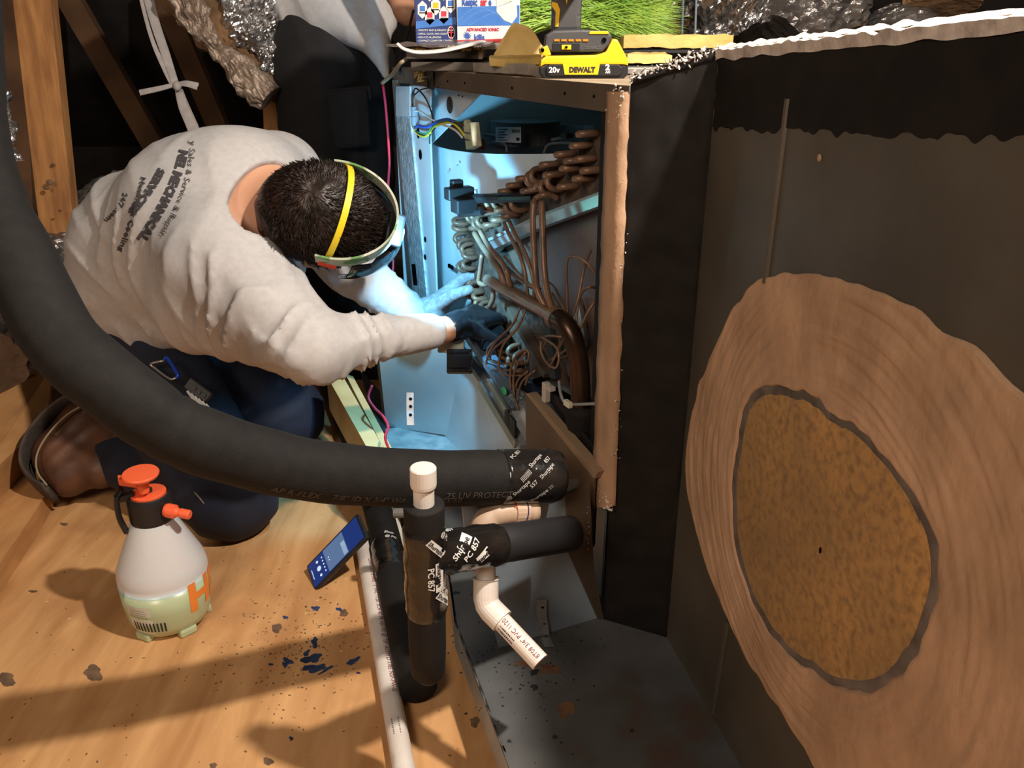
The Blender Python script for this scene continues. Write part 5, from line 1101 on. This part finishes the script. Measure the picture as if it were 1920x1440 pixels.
def hand(S, wr, d, pn_, side_, curl=.5, sc=1.0, k=.006):
    """palm and five bent fingers: d along the hand, pn_ palm-side normal, side_ towards the thumb"""
    wr = Vector(wr); d = Vector(d).normalized(); pn_ = Vector(pn_); pn_ = (pn_ - d*pn_.dot(d)).normalized(); sd = d.cross(pn_).normalized()*side_
    S.cap(wr - d*.02*sc, wr + d*.03*sc, .026*sc, .024*sc, k*2)
    for o in (-.028, -.010, .010, .027): S.cap(wr + d*.015*sc + sd*o*.7*sc, wr + d*.088*sc + sd*o*sc, .0150*sc, .0125*sc, k*2)
    for o, L in ((.030, .068), (.0105, .078), (-.010, .072), (-.029, .056)):
        p = wr + d*.088*sc + sd*o*sc; a = 0; r = .0102
        for j, f_ in enumerate((.45, .32, .25)):
            a += curl*(.75 if j == 0 else 1.0); q = p + (d*math.cos(a) + pn_*math.sin(a))*L*f_*sc; S.cap(p, q, r*sc, (r-.0008)*sc, .003); p = q; r -= .0008
    p = wr + d*.022*sc + sd*.026*sc + pn_*.006*sc; q = p + (d*.6 + sd*.75 + pn_*.35).normalized()*.040*sc; S.cap(p, q, .0145*sc, .0115*sc, k); q2 = q + (d*.9 + sd*.25 + pn_*.5).normalized()*.030*sc; S.cap(q, q2, .011*sc, .0095*sc, .003)
    return S
# ---- kneeling worker
J = dict(pel=at(235, 600, 1.92), mid=at(300, 480, 1.80), che=at(405, 425, 1.66), ub=at(470, 370, 1.64), nsh=at(415, 490, 1.53), fsh=at(520, 335, 1.74), nel=at(588, 650, 1.43), nwr=at(842, 617, 1.60),
         fel=at(655, 500, 1.80), fwr=at(790, 598, 1.80), hd=at(610, 404, 1.50), neck=at(478, 378, 1.60), nhip=at(270, 670, 1.85), fhip=at(300, 640, 2.02), nkn=at(432, 925, 1.80), nank=at(205, 850, 1.95),
         fkn=at(530, 775, 2.10), fank=at(330, 850, 2.35))
hf = (CR*.88 - CU*.22 - CB*.42).normalized(); hc = (CB + CU*.22); hc = (hc - hf*hc.dot(hf)).normalized(); hs_ = hf.cross(hc).normalized(); HX = (hf, hs_, hc); hd = J['hd']
w1 = thing('person', 'kneeling person in grey long-sleeved shirt and navy trousers reaching into the cabinet', 'person', (J['nkn'].x, J['nkn'].y, 0))
lo_, hi_ = bounds(list(J.values()), .16); lo_[2] = max(lo_[2], -.0)
B = SDF(lo_, hi_, .0095)
B.cap(J['pel'], J['mid'], .125, .12, .05).cap(J['mid'], J['che'], .12, .14, .05).cap(J['che'], J['ub'], .13, .11, .05)
B.cap(J['ub'], J['nsh'], .09, .065, .04).cap(J['ub'], J['fsh'], .09, .065, .04).cap(J['nsh'], J['nel'], .055, .042, .02).cap(J['nel'], J['nwr'], .040, .026, .01).cap(J['fsh'], J['fel'], .055, .042, .02).cap(J['fel'], J['fwr'], .040, .027, .01)
B.cap(J['neck'], hd - hc*.03 - hf*.045, .062, .056, .03)
B.ell(hd, HX, (.098, .078, .092), .02).ell(hd - hc*.07 + hf*.03, HX, (.07, .06, .07), .03)
B.cap(hd + hf*.092 - hc*.045, hd + hf*.112 - hc*.062, .010, .013, .008)                               # nose
for sgn in (-1, 1):
    B.ell(hd + hs_*sgn*.082 - hc*.035 - hf*.005, (hf, hs_, hc), (.018, .009, .030), .004)              # ears
    B.sub(hd + hf*.103 + hs_*sgn*.032 - hc*.035, HX, (.012, .014, .009))
B.sub(hd + hf*.098 - hc*.095, HX, (.008, .022, .003))
for a, b, r1, r2 in (('nhip', 'nkn', .085, .06), ('nkn', 'nank', .06, .045), ('fhip', 'fkn', .085, .06), ('fkn', 'fank', .06, .045)): B.cap(J[a], J[b], r1, r2, .02)
nd_ = (at(915, 590, 1.70) - J['nwr']).normalized(); fd_ = (at(868, 530, 1.84) - J['fwr']).normalized()
hand(B, J['nwr'] + nd_*.03, nd_, -CB*.6 + CR*.2 - CU*.3, -1, .32, .88, .004); hand(B, J['fwr'] + fd_*.025, fd_, CR*.8 - CU*.4, -1, .55, .9, .004)
B.mesh('body', SKIN, w1)
axf0 = (J['nwr']-J['nel']).normalized()
# shirt
lo_, hi_ = bounds([J[k] for k in ('pel', 'mid', 'che', 'nsh', 'fsh', 'nel', 'fel', 'nwr', 'fwr')], .2)
S = SDF(lo_, hi_, .0068)
S.cap(J['pel'] + CU*.0, J['mid'], .152, .172, .05).cap(J['mid'], J['che'], .172, .186, .05).cap(J['che'], J['ub'], .165, .118, .05)
S.cap(J['ub'] - CR*.02, J['fsh'], .118, .094, .05)
S.cap(J['che'] - CU*.02, J['nsh'], .15, .108, .06)
S.cap(J['nsh'], J['nel'], .110, .060, .04).cap(at(400, 560, 1.60), at(520, 630, 1.47), .115, .06, .05)
S.cap(at(250, 610, 1.84), at(390, 580, 1.72), .075, .06, .05)
S.cap(J['nel'], J['nel'].lerp(J['nwr'], .25), .060, .046, .03).cap(J['nel'].lerp(J['nwr'], .2), J['nwr'] - axf0*.045, .046, .035, .02)
S.cap(J['fsh'], J['fel'], .085, .058, .03).cap(J['fel'], J['fwr'] - CR*.01, .058, .040, .02)
axn = (J['nel']-J['nsh']).normalized(); axf = (J['nwr']-J['nel']).normalized(); axt = (J['che']-J['pel']).normalized()
S.wr(.024, axn*.8 + axt*.3, 70, J['nsh'].lerp(J['nel'], .6), .17, (11, .012)).wr(.020, axf, 105, J['nel'].lerp(J['nwr'], .15), .13, (13, .01), 1)
S.wr(.010, axf, 190, J['nwr'] - axf*.07, .08, (13, .004), 1).wr(.008, (J['fwr']-J['fel']), 150, J['fel'].lerp(J['fwr'], .6), .12, (9, .004))
S.wr(.028, axt*.9 + Vector((0, .4, .2)), 48, J['pel'].lerp(J['mid'], .5), .26, (8, .016), .5).wr(.026, axt*.5 + axn*.8, 46, J['che'] - CU*.1, .2, (9, .02), 2)
S.wr(.010, CU*.7 + CR*.6, 60, at(500, 480, 1.48), .10, (9, .014), 0)
S.sub(at(512, 388, 1.53), ((CR*.85 - CU*.5).normalized(), (CR*.5 + CU*.85).normalized(), CB), (.072, .104, .10))
S.sub(at(600, 400, 1.56), (CR, CU, CB), (.10, .10, .13))
shirt = S.mesh('shirt', SHIRT, w1, label='light grey long-sleeved shirt with black lettering on the back')
# inner collar and undershirt edge, chain
# trousers
lo_, hi_ = bounds([J[k] for k in ('pel', 'nhip', 'fhip', 'nkn', 'fkn', 'nank', 'fank')], .17); lo_[2] = -.01
T_ = SDF(lo_, hi_, .009)
T_.cap(J['pel'] - CU*.02, J['pel'].lerp(J['mid'], .35), .145, .14, .04).cap(J['nhip'], J['nkn'], .125, .098, .05).cap(J['nkn'], J['nank'], .095, .068, .03).cap(J['fhip'], J['fkn'], .125, .100, .05).cap(J['fkn'], J['fank'], .095, .065, .03)
T_.wr(.009, (J['nkn']-J['nhip']), 60, J['nkn'], .2, (9, .012)).wr(.009, (J['fkn']-J['fhip']), 60, J['fkn'], .22, (9, .012)).wr(.010, (J['nkn']-J['nank']), 70, J['nank'], .15, (9, .012))
T_.G = np.maximum(T_.G, .004 - T_.P[..., 2])
T_.mesh('trousers', TRS, w1, label='navy work trousers')
s = MB(); s.tube([at(*q) for q in ((285, 835, 1.79), (330, 880, 1.73), (375, 935, 1.70), (410, 975, 1.72))], .0016, 6, smoothn=6); s.out('seam_stitch', mat('tan_thread', (.25, .2, .13), rough=.9), w1, smooth=True)
# boot
BT = SDF(*bounds([at(60, 720, 1.9), at(300, 930, 1.8)], .14), .0075)
BT.cap(at(165, 790, 1.97), at(118, 850, 1.93), .050, .056, .03).cap(at(118, 850, 1.93), at(128, 895, 1.90), .056, .046, .03).cap(at(165, 800, 1.96), at(255, 850, 1.93), .056, .066, .04).cap(at(120, 860, 1.92), at(190, 880, 1.90), .05, .045, .03)
BT.wr(.008, CR*.6 - CU*.6, 75, at(170, 860, 1.88), .1, (9, .01)); BT.G = np.maximum(BT.G, .003 - BT.P[..., 2])
bt = BT.mesh('boot', LEA, w1, label='scuffed brown leather boot')
s = MB(); s.tube([at(*q) for q in ((168, 738, 1.96), (120, 762, 1.95), (78, 800, 1.92), (54, 842, 1.90), (52, 882, 1.88), (72, 912, 1.86), (96, 926, 1.85))], .01, 12, smoothn=6, sq=(.008, .046), ref=CR); s.out('sole', mat('boot_sole', (.06, .045, .035), (.035, .025, .02), .8, scale=40, bump=.5), bt, smooth=True)
s = MB(); s.tube([at(*q) for q in ((172, 752, 1.90), (128, 776, 1.885), (92, 812, 1.865), (70, 850, 1.845), (70, 884, 1.83), (88, 910, 1.82))], .0022, 6, smoothn=6); s.out('welt_stitch', mat('tan_thread', (.25, .2, .13)), bt, smooth=True)
s = MB(); s.tube([at(*q) for q in ((140, 735, 1.9), (175, 742, 1.87), (210, 752, 1.85))], .012, 10, smoothn=5); s.out('boot_collar', mat('grey_sock', (.2, .17, .15), rough=.9), bt, smooth=True)
# gloves
G1 = SDF(*bounds([J['nwr'], at(935, 590, 1.75)], .07), .0032)
hand(G1, J['nwr'] + nd_*.028, nd_, -CB*.6 + CR*.2 - CU*.3, -1, .32, 1.08); G1.cap(J['nwr'] + nd_*.012, J['nwr'] + nd_*.03, .030, .031, .004)
G1.wr(.002, CR, 220, J['nwr'] + nd_*.08, .06, (20, .003)); G1.mesh('glove', NIT, w1, label='black nitrile glove')
G2 = SDF(*bounds([J['fwr'], at(880, 515, 1.84)], .08), .0032)
hand(G2, J['fwr'] + fd_*.02, fd_, CR*.8 - CU*.4, -1, .55, 1.12); G2.cap(J['fwr'] - fd_*.01, J['fwr'] + fd_*.02, .034, .036, .004); G2.mesh('glove', KNIT, w1, label='grey knit work glove')
# hair: cap plus short strands
HS = SDF(*bounds([hd], .15), .0055); HS.ell(hd - hf*.004 + hc*.001, HX, (.107, .087, .101), .01).ell(hd - hf*.05 - hc*.035, HX, (.065, .072, .07), .03)
q = HS.P - V3(hd); HS.G = np.maximum(HS.G, (q @ V3(hf))*.75 - (q @ V3(hc))*.65 - .062); HS.G = np.maximum(HS.G, -(q @ V3(hc)) - .075)
HS.G = HS.G - .0015*np.sin(HS.P[..., 0]*160 + 3*np.sin(HS.P[..., 2]*60))
hr_ = HS.mesh('hair', HAIR, w1, label='short dark brown hair')
rr = random.Random(11); s = MB(); whorl = hd - hf*.045 + hc*.09
for k in range(9000):
    a, b = rr.uniform(0, 2*math.pi), rr.uniform(-.35, 1)
    c_ = math.sqrt(1-b*b); d = hf*c_*math.cos(a) + hs_*c_*math.sin(a) + hc*b
    if d.dot(hf)*.75 - d.dot(hc)*.65 > .42 and rr.random() > .2: continue
    p = hd - hf*.004 + hf*d.dot(hf)*.108 + hs_*d.dot(hs_)*.088 + hc*d.dot(hc)*.102
    t = (p - whorl); t = t - d*t.dot(d)
    t = (t.normalized() + d.cross(t.normalized())*.5 + Vector((rr.gauss(0, .25), rr.gauss(0, .25), rr.gauss(0, .25)))).normalized()
    L = rr.uniform(.010, .020); sd = d.cross(t).normalized()*.0006; n0 = len(s.v); s.v += [p - sd - d*.001, p + sd - d*.001, p + t*L*.6 + d*.003, p + t*L + d*.0015]; s.f += [(n0, n0+1, n0+2), (n0+1, n0+3, n0+2)]
s.out('hair_strands', HAIR, w1, kind='stuff')
# headlamp with straps (worn: a thing of its own)
hl_ = thing('headlamp', 'headlamp on grey and green band worn by the kneeling worker', 'headlamp', hd + hf*.12)
def around(c, ax1, ax2, r1, r2, a0, a1, wv, hgt, name, m, off=(0, 0, 0), n=40):
    v = []; f = []; up_ = ax1.cross(ax2).normalized()
    for i in range(n+1):
        a = a0 + (a1-a0)*i/n; d = ax1*math.cos(a)*r1 + ax2*math.sin(a)*r2; e = (ax1*math.cos(a)+ax2*math.sin(a))*wv; p = c + d
        v += [p - up_*hgt, p + e - up_*hgt, p + e + up_*hgt, p + up_*hgt]
    for i in range(n):
        for k in range(4): f.append((4*i+k, 4*i+(k+1) % 4, 4*i+4+(k+1) % 4, 4*i+4+k))
    f += [(0, 1, 2, 3), (4*n+3, 4*n+2, 4*n+1, 4*n)]
    return fin(name, v, f, m, hl_, smooth=False)
BAND = mat('band_fabric', (.50, .52, .42), (.30, .34, .22), .8, scale=12, c3=(.10, .22, .06), scale3=30, thr3=(.55, .6))
bc_ = hd + hf*.012 + hc*.028; bx = (hf*.95 + hc*.30).normalized()
around(bc_, bx, hs_, .108, .090, R(-100), R(100), .004, .017, 'head_band', BAND)
around(hd + hf*.012 + hc*.0, hs_, hc, .092, .109, R(8), R(172), .003, .0055, 'top_strap', mat('yellow_strap', (.82, .62, .02), rough=.5))
for sg in (-1, 1):
    s = MB(); s.bbox(hd + hs_*sg*.094 + hf*.018 + hc*.012, HX, (.016, .003, .006), .001); s.out('strap_clip', mat('red_plastic', (.72, .06, .03), rough=.4), hl_)
s = MB(); s.bbox(hd + hf*.122 + hc*.02, HX, (.016, .032, .022), .005); s.out('lamp_housing', BLK, hl_)
s = MB(); s.lathe([(0, 0), (.013, 0), (.015, .006), (0, .006)], hd + hf*.136 + hc*.016, hf, 20); s.out('lens', mat('lens_glow', (.8, .9, 1), rough=.2, emis=(.6, .85, 1), estr=1), hl_)
# dark visor below the band
s = MB(); v = []; f = []; nA, nB = 24, 12; vc = hd + hf*.04 - hc*.02
for j in range(nB+1):
    for i in range(nA+1):
        a = R(-78) + R(156)*i/nA; b = R(-35) + R(62)*j/nB; v.append(vc + hf*.112*math.cos(a)*math.cos(b) + hs_*.098*math.sin(a)*math.cos(b) + hc*.10*math.sin(b))
m0 = len(v); v += [p + (vc-p).normalized()*.003 for p in v]
for j in range(nB):
    for i in range(nA): q = j*(nA+1)+i; f += [(q, q+1, q+nA+2, q+nA+1), (m0+q, m0+q+nA+1, m0+q+nA+2, m0+q+1)]
fin('visor', v, f, mat('dark_visor', (.012, .014, .016), rough=.1, coat=.5), None, smooth=True, label='glossy dark visor over the kneeling worker\'s face', cat='visor')
# shirt lettering, projected on to the cloth
bvh = BVHTree.FromPolygons([tuple(Vector(v.co) + ORG[shirt.name]) for v in shirt.data.vertices], [tuple(p.vertices) for p in shirt.data.polygons])
def shirt_text(t, p0, p1, p2, size, bold=.0, sx=1.0, m=mat('shirt_print', (.06, .055, .06), rough=.8)):
    v_, f_ = textmesh(t, bold, 1, dice=1); wid = max(q.x for q in v_); out = []
    for q in v_:
        u = q.x/wid; P = Vector(p0)*(1-u)**2 + Vector(p1)*2*u*(1-u) + Vector(p2)*u*u; T = (Vector(p1)-Vector(p0))*(1-u) + (Vector(p2)-Vector(p1))*u; T = T.normalized(); Nn = Vector((-T.y, T.x)) * -1
        x, y = P + Nn*q.y*size; r_ = ray(x, y).normalized(); h = bvh.ray_cast(CAM, r_)
        if h[0] is None: out.append(at(x, y, 1.7)); continue
        out.append(h[0] + h[1]*.0025*(1 if h[1].dot(r_) < 0 else -1))
    # letters that missed the cloth are dropped
    f_ = [q for q in f_ if max((out[i]-out[q[0]]).length for i in q) < .05]
    fin('shirt_lettering', out, f_, m, shirt)
shirt_text('y Sales & Service & Repair', (357, 266), (352, 360), (300, 440), 17)
shirt_text('NEL MECHANICAL', (338, 282), (322, 360), (258, 448), 23, .07)
shirt_text('SERVICES', (298, 316), (284, 350), (240, 398), 19, .07)
shirt_text('Heating & Cooling', (266, 332), (252, 400), (222, 470), 14, .03)
shirt_text('24/7 .com', (232, 362), (226, 390), (196, 412), 13, .03)
# keys on a carabiner
ky = thing('key_ring', 'blue carabiner with black remote and keys hanging from the navy trousers', 'keys', at(345, 725, 1.70))
s = MB(); s.tube([at(*q) for q in ((308, 674, 1.70), (314, 672, 1.70), (333, 702, 1.69), (331, 708, 1.69))], .0035, 8, smoothn=4); s.out('carabiner', mat('blue_anodised', (.02, .08, .65), rough=.3, metal=.3), ky, smooth=True)
s = MB(); s.tube([at(*q) for q in ((308, 676, 1.70), (283, 682, 1.70), (290, 690, 1.70), (318, 710, 1.69), (331, 708, 1.69))], .0022, 8, smoothn=4); s.out('carabiner_gate', GALVB, ky, smooth=True)
s = MB(); s.bbox(at(372, 732, 1.69), ((CR*.8 - CU*.6), (CR*.6 + CU*.8), CB), (.030, .014, .006), .004); rm = s.out('remote', BLK, ky)
for k in range(3): s = MB(); s.bbox(at(364 + k*9, 727 + k*7, 1.682), ((CR*.8 - CU*.6), (CR*.6 + CU*.8), CB), (.0045, .0045, .001), .0006); s.out('remote_button', DGR, rm)
for k in range(6): s = MB(); s.bbox(at(358 + k*7, 742 + k*5, 1.685 - .002*k), ((CR*.6 - CU*.8), (CR*.8 + CU*.6), CB), (.013, .003, .001), .0006); s.out('key', GALVB, ky)
# ---- standing worker
K = dict(pel=at(628, 40, 2.62), che=at(700, -150, 2.5), nk=at(720, -260, 2.45), hd=at(740, -340, 2.4), h1=at(590, 95, 2.6), h2=at(668, 95, 2.7), k1=at(592, 330, 2.62), k2=at(680, 330, 2.72), a1=at(600, 560, 2.72), a2=at(690, 575, 2.72),
         s1=at(655, -220, 2.35), s2=at(760, -190, 2.65), e1=at(690, -110, 2.2), w1=at(768, 26, 2.18), e2=at(800, -100, 2.5), w2=at(800, 20, 2.4))
w2 = thing('person', 'standing person in light shirt and black cargo trousers behind the kneeling worker', 'person', at(645, 600, 2.72))
lo_, hi_ = bounds(list(K.values()), .15); B = SDF(lo_, hi_, .012)
B.cap(K['pel'], K['che'], .11, .13, .05).cap(K['che'], K['nk'], .11, .05, .04).cap(K['nk'], K['hd'], .05, .05, .02).ell(K['hd'], XY, (.08, .1, .12), .02)
B.cap(K['hd'] + Vector((.07, 0, -.01)), K['hd'] + Vector((.10, 0, -.03)), .010, .014, .01).ell(K['hd'] + Vector((0, -.095, -.01)), XY, (.018, .01, .03), .004)
for a, b, r1, r2 in (('h1', 'k1', .08, .055), ('k1', 'a1', .055, .04), ('h2', 'k2', .08, .055), ('k2', 'a2', .055, .04), ('s1', 'e1', .055, .045), ('e1', 'w1', .046, .032), ('s2', 'e2', .05, .042), ('e2', 'w2', .04, .028)): B.cap(K[a], K[b], r1, r2, .02)
B.cap(K['che'], K['s1'], .1, .06, .03).cap(K['che'], K['s2'], .1, .06, .03); hand(B, K['w1'], Vector((.8, .5, -.25)), Vector((0, 0, -1)), 1, .4, .95, .01); hand(B, K['w2'], Vector((.8, -.1, -.35)), Vector((0, 0, -1)), -1, .4, .95, .01)
B.mesh('body', SKIN, w2)
lo_, hi_ = bounds([K[k] for k in ('pel', 'che', 's1', 's2', 'e1')], .22); S = SDF(lo_, hi_, .0095)
S.cap(at(618, 5, 2.6), K['che'], .175, .17, .05).cap(at(600, 0, 2.55), at(560, 15, 2.55), .11, .07, .06).cap(at(640, 20, 2.5), at(705, 85, 2.45), .09, .035, .06).cap(at(705, 80, 2.45), at(724, 142, 2.44), .035, .012, .03)
S.cap(at(700, 0, 2.5), at(725, 40, 2.46), .08, .03, .04).cap(K['che'], K['s1'], .13, .08, .04).cap(K['che'], K['s2'], .13, .08, .04).cap(K['s1'], K['e1'], .08, .075, .03).cap(K['s2'], K['e2'], .08, .07, .03)
S.wr(.014, (.9, 0, .35), 38, K['pel'], .3, (6, .02)); S.mesh('shirt', mat('pale_shirt', (.60, .58, .57), (.54, .52, .52), .9, scale=60, bump=.2), w2, label='pale untucked shirt')
lo_, hi_ = bounds([K[k] for k in ('pel', 'h1', 'h2', 'k1', 'k2', 'a1', 'a2')], .17); T_ = SDF(lo_, hi_, .011)
T_.cap(K['pel'] + CR*-.01, K['pel'] - CU*.09, .155, .15, .04).cap(K['h1'], K['k1'], .135, .10, .05).cap(K['h2'], K['k2'], .125, .10, .05).cap(K['k1'], K['a1'], .10, .082, .03).cap(K['k2'], K['a2'], .10, .08, .03)
T_.wr(.010, (.1, 0, 1), 34, K['k1'], .3, (6, .03)).wr(.010, (.5, 0, .8), 36, K['h1'], .22, (6, .03)); T_.mesh('trousers', TRB, w2, label='black cargo trousers')
s = MB(); s.bbox(at(655, 225, 2.53), ((CR*.97 + CU*.1).normalized(), ZV, CB), (.062, .085, .012), .010); s.bbox(at(657, 180, 2.52), ((CR*.97 + CU*.1).normalized(), ZV, CB), (.066, .022, .014), .006); s.out('cargo_pocket', TRB, w2)
s = MB(); s.bbox(at(560, 82, 2.50), (CR, CU, CB), (.03, .035, .006), .004); s.out('hip_pocket', TRB, w2)
for k, (kx, dd_) in enumerate((('a1', .0), ('a2', 0))):
    p = K[kx]; Bt = SDF(*bounds([p, p + Vector((.17, -.05, -.1))], .1), .009); base = Vector((p.x, p.y, .16)); Bt.cap(p, base + Vector((0, 0, .0)), .06, .05, .03).cap(base, base + Vector((.15, -.06, -.02)), .048, .036, .03); Bt.mesh('boot', LEA if k == 0 else BLK, w2)
